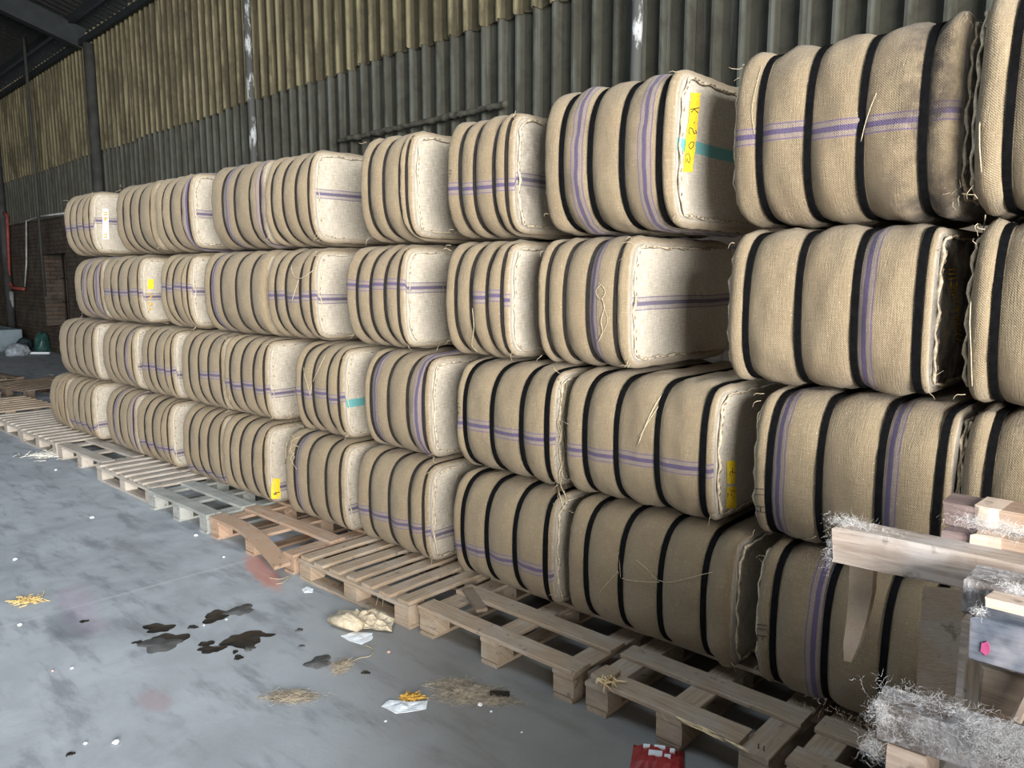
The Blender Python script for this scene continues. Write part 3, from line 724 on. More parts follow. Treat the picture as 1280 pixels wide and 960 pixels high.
# stencilled marks at the left ends of the wide-strapped bales
strokes('stencil_mark', [T3([(612, 488), (715, 490)]), T3([(612, 556), (715, 558)]), T3([(635, 692), (725, 706)]), T3([(630, 752), (735, 772)]), T3([(682, 700), (680, 760)])], INK, BALE[(2, 9)], .0013)
T5 = lambda pts: [(560+x/5.333, 500+y/5.333) for x, y in pts]
strokes('stencil_mark', [T5([(60, 20), (80, 25)]), T5([(55, 42), (85, 50)]), T5([(62, 82), (62, 100)]), T5([(62, 82), (82, 82)]), T5([(72, 82), (72, 98)])], INK, BALE[(2, 7)], .0012)
T6 = lambda pts: [(540+x/3.2, 600+y/3.2) for x, y in pts]
strokes('stencil_mark', [T6([(84, 262), (102, 266)]), T6([(84, 275), (102, 280)]), T6([(90, 300), (102, 303)]), T6([(90, 300), (90, 318)]), T6([(97, 302), (97, 316)])], INK, BALE[(1, 8)], .0012)
T7 = lambda pts: [(880+x/3.2, 660+y/3.2) for x, y in pts]
strokes('stencil_mark', [T7([(215, 385), (252, 388)]), T7([(215, 402), (252, 406)]), T7([(215, 428), (250, 434)]), T7([(216, 430), (216, 452)]), T7([(234, 432), (234, 448)])], INK, BALE[(1, 10)], .0014)
T4 = lambda pts: [(540+x/3.2, 60+y/3.2) for x, y in pts]
strokes('stencil_mark', [T4([(70, 490), (80, 491)]), T4([(70, 502), (80, 503)]), T4([(70, 650), (80, 655)]), T4([(70, 665), (80, 668)])], INK, BALE[(4, 6)], .0012)
# far yellow marks
patch('painted_patch', [(185, 349), (192, 349), (192, 361), (184, 361)], YEL, BALE[(3, 1)], 3, 4, .003)
strokes('lettering', [[(186, 366), (190, 370), (185, 374)], [(184, 378), (191, 380), (185, 383)], [(184, 387), (191, 386)]], YELD, BALE[(3, 1)], .004)
patch('painted_patch', [(340, 598), (350, 598), (350, 623), (339, 623)], YEL, BALE[(1, 5)], 3, 5, .003, .6)
strokes('lettering', [[(342, 617), (344, 615), (345, 618), (342, 618)], [(345, 616), (349, 615)]], INK, BALE[(1, 5)], .003)
patch('paper_label', [(128, 261), (135, 261), (136, 299), (128, 299)], PAPER, BALE[(4, 0)], 3, 8, .004)
strokes('lettering', [[(129, 265), (134, 266)], [(129, 269), (134, 268)], [(129, 273), (133, 272), (130, 276)], [(129, 293), (134, 293)], [(129, 297), (134, 296)]], YELD, BALE[(4, 0)], .006, .006)
# loose threads and twine hanging over bales
BIDX = []
for root, V_, F_ in BV: BIDX += [root]*len(F_)
def bale_at(px, py, d=None):
    r = BVH.ray_cast(Vector((0, 0, EYE)), Vector(ray(px, py)).normalized()); return BIDX[r[2]] if r[0] is not None else d
def thread(key, pts, r=.0016, off=.006, name='loose_thread'):
    r *= .62
    P = [hit(p[0], p[1], off+(p[2] if len(p) > 2 else 0)) for p in pts if BVH.ray_cast(Vector((0, 0, EYE)), Vector(ray(p[0], p[1])).normalized())[0] is not None]
    if len(P) < 2: return None
    # smooth
    Q = [P[0]]
    for a, b, c, d in zip([P[0]]+P[:-2], P[:-1], P[1:], P[2:]+[P[-1]]):
        for t in (.33, .66, 1.0): Q.append(0.5*((2*b)+(c-a)*t+(2*a-5*b+4*c-d)*t*t+(3*b-a-3*c+d)*t**3))
    V, F = tube_vf(Q, r, 5); return child_of(mesh_obj(name, V, F, TWINE, None, True), bale_at(pts[0][0], pts[0][1], BALE[key]))
thread((4, 8), [(1097, 117), (1090, 135), (1082, 160), (1075, 188)], .002)
thread((4, 8), [(952, 83), (945, 110), (940, 140), (943, 168)], .0015)
thread((3, 7), [(752, 356), (746, 364), (751, 374), (757, 366), (753, 356)], .002)
thread((3, 7), [(753, 372), (756, 385), (752, 400), (754, 415), (748, 428)], .0025)
thread((3, 7), [(756, 385), (760, 400), (756, 412), (751, 420)], .0015)
thread((3, 4), [(365, 332), (368, 345), (378, 348), (392, 338)], .003)
thread((3, 4), [(374, 350), (370, 362), (366, 376)], .003)
thread((3, 5), [(553, 358), (556, 400), (552, 420), (545, 440)], .002)
thread((3, 6), [(592, 385), (594, 410), (590, 430), (597, 438)], .0025)
thread((2, 5), [(380, 458), (382, 470), (386, 484), (388, 494)], .0025)
thread((2, 5), [(408, 444), (400, 460), (392, 478), (388, 495)], .0025)
thread((2, 4), [(306, 504), (303, 515), (300, 525)], .002)
thread((2, 4), [(287, 493), (288, 502), (287, 512)], .002)
for k in range(10):
    x0 = 366+rng.uniform(-4, 6); y0 = 485+k*9
    thread((2, 5), [(x0, y0), (x0+rng.uniform(-6, 8), y0+7), (x0+rng.uniform(-5, 6), y0+14), (x0+rng.uniform(-8, 8), y0+20)], .003, .012)
for k in range(4): thread((1, 5), [(360+rng.uniform(-3, 3), 552), (356+rng.uniform(-3, 4), 562), (360+rng.uniform(-4, 4), 572), (355, 580)], .0025, .01)
thread((1, 9), [(796, 700), (810, 712), (822, 724), (840, 727), (862, 722), (890, 716), (930, 708)], .0018)
thread((1, 9), [(772, 712), (778, 722), (800, 726), (826, 727)], .0018)
thread((1, 9), [(774, 690), (776, 712), (779, 740)], .0014)
thread((1, 9), [(772, 714), (750, 740), (738, 790), (730, 820), (716, 835)], .0014)
thread((2, 9), [(986, 665), (988, 672), (1010, 672), (1020, 668)], .0025)
thread((2, 8), [(834, 485), (820, 505), (808, 530), (798, 556)], .004, .004)
thread((2, 8), [(838, 488), (826, 505), (812, 525), (800, 545)], .003, .004)
for k in range(3): thread((2, 9), [(930+k*9, 688), (922+k*11, 694+3*k), (934+k*5, 700-2*k), (945+k*6, 706)], .002, .01)
# ragged rope-like selvedge between the eighth and ninth bale of the third row
for k in range(3):
    pts = [(700+4*math.sin(i*1.4+k)+k*2, 478+i*16) for i in range(11)]
    thread((2, 7), pts, .005-.001*k, .010, 'frayed_selvedge')
for k in range(14):
    y0 = 485+k*11; x0 = 700+rng.uniform(-3, 6); thread((2, 7), [(x0, y0), (x0+rng.uniform(-7, 7), y0+6), (x0+rng.uniform(-8, 8), y0+12)], .0018, .014)
for k in range(10):
    x0, y0 = 1185+rng.uniform(-20, 30), 8+rng.uniform(-4, 8); thread((4, 8), [(x0, y0), (x0+rng.uniform(-9, 9), y0+rng.uniform(-6, 6)), (x0+rng.uniform(-14, 14), y0+rng.uniform(-6, 8))], .0015, .01)
thread((4, 9), [(1229, 10), (1228, 80), (1227, 160), (1230, 215)], .003, .010)
thread((3, 9), [(1234, 265), (1222, 310), (1218, 380), (1216, 440), (1217, 480)], .0026, .010)

# ------------------------------------------------------------------ pallets
def plank(name, x0, x1, y0, y1, z0, z1, mat, parent, axis='x', warp=.002, seed=None, ends=0.0, chip=0.0):
    """a sawn board: subdivided along its length, soft warp, worn edges"""
    rs = np.random.RandomState(seed if seed is not None else rng.randint(1e6))
    Lg = (x1-x0) if axis == 'x' else ((y1-y0) if axis == 'y' else (z1-z0)); n = max(2, int(Lg/.12)+1); c = min(.004, (z1-z0)*.15)
    V, F = [], []
    A = {'x': (x0, x1), 'y': (y0, y1), 'z': (z0, z1)}[axis]
    B1 = {'x': (y0, y1), 'y': (x0, x1), 'z': (x0, x1)}[axis]; C1 = {'x': (z0, z1), 'y': (z0, z1), 'z': (y0, y1)}[axis]
    prof = [(B1[0]+c, C1[0]), (B1[1]-c, C1[0]), (B1[1], C1[0]+c), (B1[1], C1[1]-c), (B1[1]-c, C1[1]), (B1[0]+c, C1[1]), (B1[0], C1[1]-c), (B1[0], C1[0]+c)]
    for i in range(n+1):
        a = A[0]+(A[1]-A[0])*i/n; wb, wc = rs.uniform(-warp, warp, 2)
        if axis != 'z': wc = min(wc, 0)*.5 if True else wc
        for (b, cc) in prof:
            aa = a
            if ends and i in (0, n): aa = a+rs.uniform(-ends, ends)
            bb = b+wb+(rs.uniform(-chip, chip) if chip else 0); c2 = cc+wc+(rs.uniform(-chip, 0) if chip else 0)
            V.append((aa, bb, c2) if axis == 'x' else ((bb, aa, c2) if axis == 'y' else (bb, c2, aa)))
    for i in range(n):
        for k in range(8):
            k2 = (k+1) % 8; q = (i*8+k, (i+1)*8+k, (i+1)*8+k2, i*8+k2); F.append(q)
    F.append(tuple(range(8))); F.append(tuple(n*8+k for k in reversed(range(8))))
    o = mesh_obj(name, V, F, mat, parent)
    me = o.data
    uvl = me.uv_layers.new(name='grain'); ai = 'xyz'.index(axis); li = np.zeros(len(me.loops), dtype=np.int32); me.loops.foreach_get('vertex_index', li)
    VV = np.array(V); oth = [k for k in range(3) if k != ai]
    uvl.data.foreach_set('uv', np.column_stack([VV[li, ai], VV[li, oth[0]]+VV[li, oth[1]]]).ravel())
    bm_fix(o); return o
def bm_fix(o):
    import bmesh
    bm = bmesh.new(); bm.from_mesh(o.data); bmesh.ops.recalc_face_normals(bm, faces=bm.faces); bm.to_mesh(o.data); bm.free()
NAILM = IRON
def pallet(x0, x1, y0, kind, mat, label, z=0.0, depth=1.0, rz=0.0, front=True, group='wooden pallets under the bales', mats=None, missing=()):
    w = x1-x0; root = empty('wooden_pallet', (x0+w/2, y0+depth/2, z), rz); hw, hd = w/2, depth/2
    tag(root, label, 'pallet', group); pm = mat
    bt, bl, th = .016, .078, .018     # bottom board, block, top boards
    ys = [-hd+.05, 0, hd-.05]; xs = [-hw+.055, 0, hw-.055]
    zb = bt
    if kind == 'rows':         # deck boards run along the row, cross boards under them
        for x in xs: plank('bottom_board', x-.045, x+.045, -hd, hd, 0, bt, pm, root, 'y')
        for x in xs:
            for y in ys: plank('block', x-.05, x+.05, y-.045, y+.045, zb, zb+bl, pm, root, 'x', .001)
        for x in xs: plank('cross_board', x-.05, x+.05, -hd, hd, zb+bl, zb+bl+th, pm, root, 'y', .001)
        yy = [-hd+.05, -hd+.285, -hd+.52, -hd+.73, hd-.05]
        for k, y in enumerate(yy):
            if k in missing: continue
            plank('deck_board', -hw, hw, y-.05, y+.05, zb+bl+th, zb+bl+2*th, pm, root, 'x', .0015, chip=.001)
    else:                       # deck boards run into the stack, with stringers along the row
        for y in ys: plank('bottom_board', -hw, hw, y-.045, y+.045, 0, bt, pm, root, 'x')
        for x in xs:
            for y in ys: plank('block', x-.05, x+.05, y-.045, y+.045, zb, zb+bl, pm, root, 'x', .001)
        for y in ys: plank('stringer_board', -hw, hw, y-.05, y+.05, zb+bl, zb+bl+th, pm, root, 'x', .001)
        n = 7
        for k in range(n):
            if k in missing: continue
            x = -hw+.045+(w-.09)*k/(n-1)
            plank('deck_board', x-.04+rng.uniform(-.006, .006), x+.04, -hd+rng.uniform(-.0, .015), hd, zb+bl+th, zb+bl+2*th, pm, root, 'y', .0015, chip=.001)
    return root
PY = 2.17
pallet(-9.60, -8.62, PY+.12, 'cross', W_GREY, 'farthest slatted pallet under the stack, mostly bare')
pallet(-8.58, -7.55, PY+.10, 'cross', W_GREY, 'slatted pallet at the far left end under the brown bales')
pallet(-7.50, -6.50, PY+.10, 'rows', W_GREY, 'dusty grey pallet with a long board along its front, under the white striped bale end', rz=.01)
pallet(-6.46, -5.43, PY+.04, 'cross', W_GREY, 'bleached slatted pallet between the dusty grey one and the cement-coloured one', rz=-.01)
pallet(-5.40, -4.54, PY, 'rows', W_CEM, 'cement-coloured pallet with two open slots')
pb = pallet(-4.50, -3.56, PY, 'rows', W_BROWN, 'reddish-brown pallet whose front board has sprung down', missing=(0,))
# its sprung front board
V, F = [], []
n = 10; x0_, x1_ = -.47, .44; hd = .5
for i in range(n+1):
    t = i/n; x = x0_+(x1_-x0_)*t; sag = -.060*max(0, (t-.35)/.65)**1.6; yo = -.10*max(0, (t-.3)/.7)**1.4
    for (b, c) in ((-.5, .112), (-.4, .112), (-.4, .130), (-.5, .130)): V.append((x, b+yo, c+sag))
for i in range(n):
    for k in range(4): F.append((i*4+k, i*4+(k+1) % 4, i*4+4+(k+1) % 4, i*4+4+k))
F += [(3, 2, 1, 0), (n*4, n*4+1, n*4+2, n*4+3)]
o = mesh_obj('sprung_board', V, F, W_BROWN, pb); o.data.uv_layers.new(name='grain'); o['label'] = 'front board bowed down to the floor at its right end'; bm_fix(o)
pallet(-3.50, -2.60, PY-.01, 'cross', W_TAN, 'brown slatted pallet beside the folded sackcloth')
pd_ = pallet(-2.55, -1.66, PY+.005, 'rows', W_TAN, 'tan pallet with worn front board, left of the splintered one', rz=-.004)
pc = pallet(-1.62, -.90, PY+.01, 'rows', W_TAN, 'tan pallet with a splintered board and two bare nails on its corner block', missing=(0,), rz=-.004)
hd = .5; hw = .36
plank('deck_board', -.30, .26, -.50, -.40, .112, .131, W_TAN, pc, 'x', .002, chip=.003, ends=.02)
plank('splintered_board', -.34, -.26, -.49, -.40, .131, .147, W_TAN, pc, 'x', .002, chip=.004, ends=.015)
V, F = [], []
for k in range(46):
    a = rng.uniform(0, 6.28); p = Vector((-.27+rng.uniform(-.03, .03), -.48+rng.uniform(-.03, .03), .132+rng.uniform(0, .014)))
    d = Vector((rng.uniform(.2, 1), rng.uniform(-1, .1), rng.uniform(-.35, .35))).normalized()*rng.uniform(.02, .05)
    tube_vf([p, p+d*.5, p+d], [.004, .003, .0005], 4, V, F)
mesh_obj('splinters', V, F, W_SPLIT, pc)['kind'] = 'stuff'
V, F = [], []
for k in range(14):
    p = Vector((rng.uniform(-.02, .25), -.50+rng.uniform(-.004, .004), .118+rng.uniform(0, .01))); d = Vector((rng.uniform(.04, .09), rng.uniform(-.012, 0), rng.uniform(-.008, .004)))
    tube_vf([p, p+d*.5, p+d], [.002, .003, .0005], 4, V, F)
mesh_obj('splinters', V, F, W_SPLIT, pc)['kind'] = 'stuff'
for dx in (0, .018): tube('nail', [(.305+dx, -.462, .09), (.305+dx, -.462, .128)], .0022, IRON, pc)
pallet(-.86, .10, PY+.02, 'rows', W_TAN, 'tan pallet under the shaded bale, partly behind the broken pallets')
pallet(-12.6, -11.5, 3.0, 'cross', W_DARK, 'loose pallet lying on the floor beyond the stack, left of another', group='pallets lying on the far floor', rz=.25)
pallet(-11.3, -10.2, 3.3, 'cross', W_PURP, 'loose brown pallet beyond the stack with crossed broken boards', group='pallets lying on the far floor', rz=-.2)
pallet(-13.9, -12.9, 2.5, 'rows', W_DARK, 'dark pallet on the far floor near the left edge', group='pallets lying on the far floor', rz=.1)
pallet(-12.3, -11.3, 1.75, 'cross', W_DARK, 'dark slatted pallet nearest the left edge on the far floor', group='pallets lying on the far floor', rz=.3)
pallet(-10.9, -9.8, 2.0, 'cross', W_TAN, 'pallet in line with the stack just past its far end', group='pallets lying on the far floor', rz=.05)

for k in range(8):  # out of view: added to keep light off the lower right bales
    pallet(.74+.02*(k % 2), 1.76+.015*(k % 3), 1.22+.02*(k % 2), 'cross' if k % 2 else 'rows', W_TAN, 'pallet %s in the added shade stack behind the broken pallets' % ['at the bottom', 'second up', 'third up', 'fourth up', 'fifth up', 'sixth up', 'second from top', 'on top'][k], z=k*.131, depth=1.0, group='unseen pallets added for shade behind the broken ones')
for k in range(8):  # unseen stack added to shade the floor and bottom bales
    pallet(.32+.02*(k % 3), 1.36+.02*(k % 2), .15+.02*(k % 3), 'rows' if k % 2 else 'cross', W_TAN, 'pallet %s in the added shade stack beside the camera' % ['at the bottom', 'second up', 'third up', 'fourth up', 'fifth up', 'sixth up', 'second from top', 'on top'][k], z=k*.131, depth=1.0, group='unseen pallets added for shade beside the camera')
# ------------------------------------------------------------------ broken pallets in the right foreground
def fbox(name, px, pyt, pyb, Y, length, thick, mat, root, rz=0.0, ry=0.0, seed=1, chip=.0015, taper=0.0):
    a = at(px, pyt, Y); b = at(px, pyb, Y); h = a[2]-b[2]
    o = plank(name, 0, length, 0, thick, 0, h, mat, None, 'x', .002, seed, .006, chip)
    o.location = (a[0], Y, b[2]); o.rotation_euler = (0, ry, rz); bpy.context.view_layer.update(); child_of(o, root); return o
def lint(name, centre, ext, n, root, r=.0008, ln=.03, seed=3, mat=None):
    rs = np.random.RandomState(seed); V, F = [], []; r *= .22; ln *= .50; n = int(n*1.3); ext = np.array(ext)*.60
    for k in range(n):
        p = Vector(centre)+Vector(rs.normal(size=3)*np.array(ext)*.5); d = Vector(rs.normal(size=3)); d.z *= .5; d.normalize(); pp = [p]
        for t in range(4): d = (d+Vector(rs.uniform(-.9, .9, 3))).normalized(); p = p+d*ln*rs.uniform(.2, .45); pp.append(p)
        tube_vf(pp, [r, r, r*.8, r*.6, r*.3], 3, V, F, False)
    o = mesh_obj(name, V, F, mat or LINT); bpy.context.view_layer.update(); child_of(o, root); o['kind'] = 'stuff'; return o
SX = -.43
sup = []
for k in range(4):
    sup.append(pallet(SX+.07, SX+1.07, 1.30, 'rows', W_OLD, ['lowest pallet of the broken foreground stack, on the floor', 'second pallet up in the broken foreground stack', 'third pallet up in the broken foreground stack', 'fourth pallet up, just below the lint-covered beam'][k], z=k*.131, depth=.85, group='pallets stacked at the right'))
zt = 4*.131
# (a) lint-covered beam on blocks
rA = empty('broken_pallet', (SX+.5, 1.7, zt)); tag(rA, 'broken pallet with a thick lint-covered front beam, lowest of the three', 'pallet', 'broken pallets at the right')
bpy.context.view_layer.update()
o = fbox('beam', 1096, 878, 924, 1.36, .95, .075, W_LINTY, rA, rz=.03, ry=-.035, seed=4, chip=.003)
zF = at(1096, 921, 1.36)[2]
for x in (-.33, .0, .38):
    plank('block', x-.03-.5-SX, x+.03-.5-SX, -.33, -.22, .0, zF-zt-.012, W_PALE if x < -.3 else W_OLD, rA, 'x', .001)
    plank('block', x-.05-.5-SX, x+.05-.5-SX, .28, .38, .0, zF-zt, W_OLD, rA, 'x', .001)
# (b) middle: blue painted beam with posts
rB = empty('broken_pallet', (SX+.6, 1.8, zF)); tag(rB, 'broken pallet with a blue-painted beam and magenta spot, middle of three', 'pallet', 'broken pallets at the right')
bpy.context.view_layer.update()
fbox('painted_beam', 1217, 770, 826, 1.50, .75, .08, W_BLUE, rB, seed=8, rz=.02)
fbox('grey_block', 1206, 722, 766, 1.62, .8, .10, W_LINTY, rB, seed=9)
fbox('pale_block', 1232, 747, 775, 1.56, .7, .055, W_PALE, rB, seed=10)
a = at(1207, 766, 1.70)
plank('post_block', 0, .05, 0, .09, 0, .40, W_TAN, None, 'z', .001, 12); o = bpy.context.scene.collection.objects[-1]
_z0, _z1 = at(1209, 892, 1.66)[2], at(1209, 768, 1.66)[2]
o.location = (at(1209, 800, 1.66)[0], 1.66, _z0); o.scale.z = (_z1-_z0)/.40; bpy.context.view_layer.update(); child_of(o, rB)
fbox('dark_panel', 1226, 832, 900, 1.60, .6, .02, W_DARK, rB, seed=13)
o = plank('slat', 0, .018, 0, .015, 0, .2, W_PALE, None, 'z', .001, 14); o.location = (at(1262, 900, 1.56)[0], 1.565, at(1262, 900, 1.56)[2]); o.rotation_euler = (0, .25, 0); bpy.context.view_layer.update(); child_of(o, rB)
# magenta and orange spots
sp = plain('magenta_paint', (0.45, 0.08, 0.20), .8, 0, .2, 60, 0)
q = at(1231, 811, 1.497); V = []; 
for k in range(10): V.append((q[0]+.007*math.cos(k*.628)*(1+.15*math.sin(k*2.3)), 1.4985, q[2]+.012*math.sin(k*.628)*(1+.15*math.cos(k*3.1))))
o = mesh_obj('paint_spot', V+[(a_, b_+.004, c_) for a_, b_, c_ in V], [tuple(range(10)), tuple(reversed(range(10, 20)))]+[(k, (k+1) % 10, 10+(k+1) % 10, 10+k) for k in range(10)], sp); child_of(o, rB)
# (c) top: long beam and the end of the deck
zG = at(1206, 722, 1.62)[2]
rC = empty('broken_pallet', (SX+.55, 1.9, zG)); tag(rC, 'topmost broken pallet with a long jutting beam and stubby deck ends', 'pallet', 'broken pallets at the right')
bpy.context.view_layer.update()
o = fbox('long_beam', 1041, 657, 700, 1.76, .95, .085, W_OLD, rC, seed=21, chip=.004, ry=-.012)
for (px, t, b, Y, l, m_, s) in [(1181, 627, 656, 1.88, .085, W_PURP, 31), (1221, 632, 658, 1.875, .045, W_PALE, 32), (1243, 636, 662, 1.88, .5, W_BROWN, 33),
                                (1176, 661, 694, 1.84, .085, W_PURP, 34), (1216, 666, 700, 1.835, .055, W_PALE, 35), (1242, 671, 706, 1.84, .5, W_BROWN, 36)]:
    fbox('deck_end', px, t, b, Y, l, .10, m_, rC, seed=s)
# hanging stick and the upright plank behind
V, F = [], []
Ys = 1.82; outl = [(1062, 700, 1092, 705), (1061, 740, 1090, 742), (1058, 775, 1083, 775), (1054, 805, 1075, 802), (1055, 826, 1064, 828)]
for (xa, ya, xb, yb) in outl:
    p, q = at(xa, ya, Ys), at(xb, yb, Ys); V += [tuple(p), tuple(q), (q[0], Ys+.03, q[2]), (p[0], Ys+.03, p[2])]
for i in range(len(outl)-1):
    for k in range(4): F.append((i*4+k, i*4+(k+1) % 4, i*4+4+(k+1) % 4, i*4+4+k))
F += [(3, 2, 1, 0), tuple(len(V)-4+k for k in range(4))]
o = mesh_obj('hanging_stick', V, F, W_TAN); o.data.uv_layers.new(name='grain'); bm_fix(o); child_of(o, rC); o['label'] = 'broken pointed stick hanging under the long beam'
V = []; Yb = 2.12
for (px, py) in ((1153, 735), (1206, 740), (1196, 905), (1143, 900)):
    p = at(px, py, Yb); V.append(tuple(p))
V += [(x, Yb+.02, z) for x, y, z in V]
o = mesh_obj('upright_plank', V, [(3, 2, 1, 0), (4, 5, 6, 7), (0, 1, 5, 4), (1, 2, 6, 5), (2, 3, 7, 6), (3, 0, 4, 7)], W_TAN); o.data.uv_layers.new(name='grain'); bm_fix(o); child_of(o, rC)
# lint
lint('lint', at(1060, 653, 1.80), (.07, .07, .02), 260, rC, .0007, .03, 3)
lint('lint', at(1090, 662, 1.80), (.14, .05, .012), 200, rC, .0007, .025, 4)
lint('lint', at(1036, 690, 1.75), (.01, .02, .08), 90, rC, .0006, .03, 5)
lint('lint', at(1232, 655, 1.80), (.09, .05, .02), 420, rC, .0008, .03, 6)
lint('lint', at(1272, 664, 1.78), (.06, .05, .015), 200, rC, .0008, .03, 7)
lint('lint', at(1270, 735, 1.60), (.05, .03, .012), 160, rB, .0008, .025, 8)
lint('lint', at(1222, 764, 1.51), (.02, .03, .01), 60, rB, .0008, .02, 9)
lint('lint', at(1100, 890, 1.345), (.03, .02, .05), 200, rA, .0008, .025, 10)
lint('lint', at(1090, 935, 1.345), (.03, .02, .04), 150, rA, .0008, .03, 11)
lint('lint', at(1180, 880, 1.38), (.20, .06, .01), 260, rA, .0008, .03, 12)
lint('lint', at(1255, 930, 1.345), (.10, .02, .045), 900, rA, .0009, .035, 13)
lint('lint', at(1165, 925, 1.35), (.18, .015, .03), 260, rA, .0008, .02, 14)
lint('lint', at(1140, 925, 1.35), (.25, .02, .02), 200, rA, .0008, .025, 15, W_DARK)

# ------------------------------------------------------------------ things on the floor
def blob(name, px, py, rx, ry, mat, label, cat, rot=0.0, seed=0, h=.0015, group=None, irr=.25):
    q = onz(px, py); rs = np.random.RandomState(seed); n = 40; V, F = [], []
    ph = rs.uniform(0, 6.28, 5)
    for lay, (s, z) in enumerate(((1, 0.0002), (.96, h), (0.0, h))):
        if lay == 2: V.append((0, 0, h)); break
        for k in range(n):
            a = 2*math.pi*k/n; r = s*(1+irr*(math.sin(2*a+ph[0])*.4+math.sin(3*a+ph[1])*.5+math.sin(5*a+ph[2])*.35+math.sin(9*a+ph[3])*.15))
            x, y = rx*r*math.cos(a), ry*r*math.sin(a); V.append((x*math.cos(rot)-y*math.sin(rot), x*math.sin(rot)+y*math.cos(rot), z))
    for k in range(n):
        k2 = (k+1) % n; F += [(k, k2, n+k2, n+k), (n+k, n+k2, 2*n)]
    o = mesh_obj(name, V, F, mat, None, True); o.location = (q[0], q[1], 0); return tag(o, label, cat, group)
OIL = plain('black_oil_wet', (0.018, 0.016, 0.014), .32, 0, .3, 20, 0)
OIL2 = plain('half_dry_oil', (0.10, 0.10, 0.10), .6, 0, .3, 15, 0)
OILG = 'oily spots on the concrete'
ro = YAW
def rpx(px, py, wpx, hpx):   # radii in metres of an image ellipse lying on the floor
    a, b = onz(px-wpx/2, py), onz(px+wpx/2, py); c, d = onz(px, py-hpx/2), onz(px, py+hpx/2)
    return np.linalg.norm(a-b)/2, np.linalg.norm(c-d)/2
spots = [(198, 785, 36, 11, OIL, 'small upper lobe of the left oil patch'), (212, 799, 40, 15, OIL, 'long slanting black oil spot in the left patch'), (200, 806, 46, 18, OIL2, 'half-dried ring of oil at the foot of the left patch'),
         (172, 803, 12, 4, OIL, 'tiny oil drop left of the left patch'), (271, 770, 33, 14, OIL, 'round black oil spot nearest the pallets'), (300, 763, 32, 13, OIL2, 'faded grey stain right of the round oil spot'),
         (304, 800, 52, 18, OIL, 'wide ragged oil patch in the middle of the floor'), (264, 812, 30, 9, OIL, 'narrow oil lobe left of the ragged patch'), (258, 805, 18, 7, OIL, 'small dark oil spot left of the ragged patch'),
         (328, 794, 26, 6, OIL, 'thin tail of oil right of the ragged patch'), (298, 822, 11, 6, OIL, 'oval oil drop below the ragged patch'), (294, 815, 7, 4, OIL, 'tiny oil drop just under the ragged patch'),
         (312, 811, 14, 6, OIL2, 'greyish oil drop under the tail'), (399, 828, 32, 15, OIL2, 'ragged grey-black stain below the sackcloth'), (241, 784, 12, 4, OIL, 'tiny oil fleck between the two patches'),
         (105, 777, 10, 3, OIL, 'tiny dark drop in the left part of the floor'), (374, 788, 9, 4, OIL2, 'small grey drop near the middle'), (377, 808, 7, 3, OIL2, 'tiny grey drop left of the sackcloth'), (457, 841, 10, 4, OIL, 'tiny black fleck below the sackcloth'),
         (88, 943, 10, 4, OIL, 'small black fleck near the bottom left')]
for k, (px, py, w, h, m_, lab) in enumerate(spots):
    a, b = rpx(px, py, w, h); blob('oil_stain', px, py, a, b, m_, lab, 'stain', ro, 40+k, .0012+.0001*k, OILG, .32)
def sheet(name, outline, mat, label, cat, h=.01, seed=0, n=14, lift=.002):
    """crumpled flat scrap with its outline given on the floor"""
    P = [onz(x, y)[:2] for x, y in outline]; P = np.array(P); c = P.mean(0); rs = np.random.RandomState(seed); V, F = [], []; m_ = len(P)
    Pd = []
    for k in range(m_):
        a, b = P[k], P[(k+1) % m_]
        for t in (0, .33, .66): Pd.append(a+(b-a)*t+rs.normal(size=2)*.0015)
    Pd = np.array(Pd); M = len(Pd); rings = 6
    for lay in (0, 1):
        for r in range(rings):
            s = 1-r/rings
            for k in range(M):
                p = (Pd[k]-c)*s; z = lift+h*abs(math.sin(p[0]*55+seed)*math.cos(p[1]*47+seed*2))*(.25+.75*(1-s) if r else .2)+rs.uniform(0, h*.12)
                V.append((p[0], p[1], z-(.0016 if lay else 0)))
        V.append((0, 0, lift+h*.5-(.0016 if lay else 0)))
    W = rings*M+1
    for lay in (0, 1):
        o_ = lay*W
        for r in range(rings-1):
            for k in range(M):
                k2 = (k+1) % M; q = (o_+r*M+k, o_+r*M+k2, o_+(r+1)*M+k2, o_+(r+1)*M+k); F.append(q if not lay else q[::-1])
        for k in range(M):
            q = (o_+(rings-1)*M+k, o_+(rings-1)*M+(k+1) % M, o_+rings*M); F.append(q if not lay else q[::-1])
    for k in range(M): F.append(((k+1) % M, k, W+k, W+(k+1) % M))
    o = mesh_obj(name, V, F, mat); o.location = (c[0], c[1], 0); return tag(o, label, cat)
sheet('paper_sheet', [(477, 884), (487, 876), (510, 878), (535, 877), (533, 887), (510, 892), (495, 892)], PAPER, 'white crumpled sheet of paper lying on the bare floor', 'paper', .012, 2)
sheet('paper_sheet', [(426, 795), (444, 790), (466, 792), (465, 800), (452, 806), (436, 801)], PAPER, 'white paper tucked under the folded sackcloth', 'paper', .006, 5, lift=.0015)
CLOTH = plain('loose_sackcloth', (0.56, 0.47, 0.34), .95, 0, .22, 50, .5)
sheet('sackcloth_scrap', [(415, 778), (425, 766), (450, 768), (475, 763), (493, 778), (489, 793), (470, 790), (450, 789), (428, 786)], CLOTH, 'folded offcut of beige sackcloth beside the brown slatted pallet', 'cloth', .055, 9, lift=.008)
q = onz(436, 787); V, F = [], []
for j in range(3): tube_vf([(q[0]-.10+.02*j, q[1]-.03+.02*j, .03), (q[0]-.02, q[1]-.015+.015*j, .035+.006*j), (q[0]+.07, q[1]+.01*j, .03)], [.022, .026, .018], 10, V, F)
tag(mesh_obj('cloth_roll', V, F, CLOTH, None, True), 'rolled ends of sackcloth at the left of the folded offcut', 'cloth')
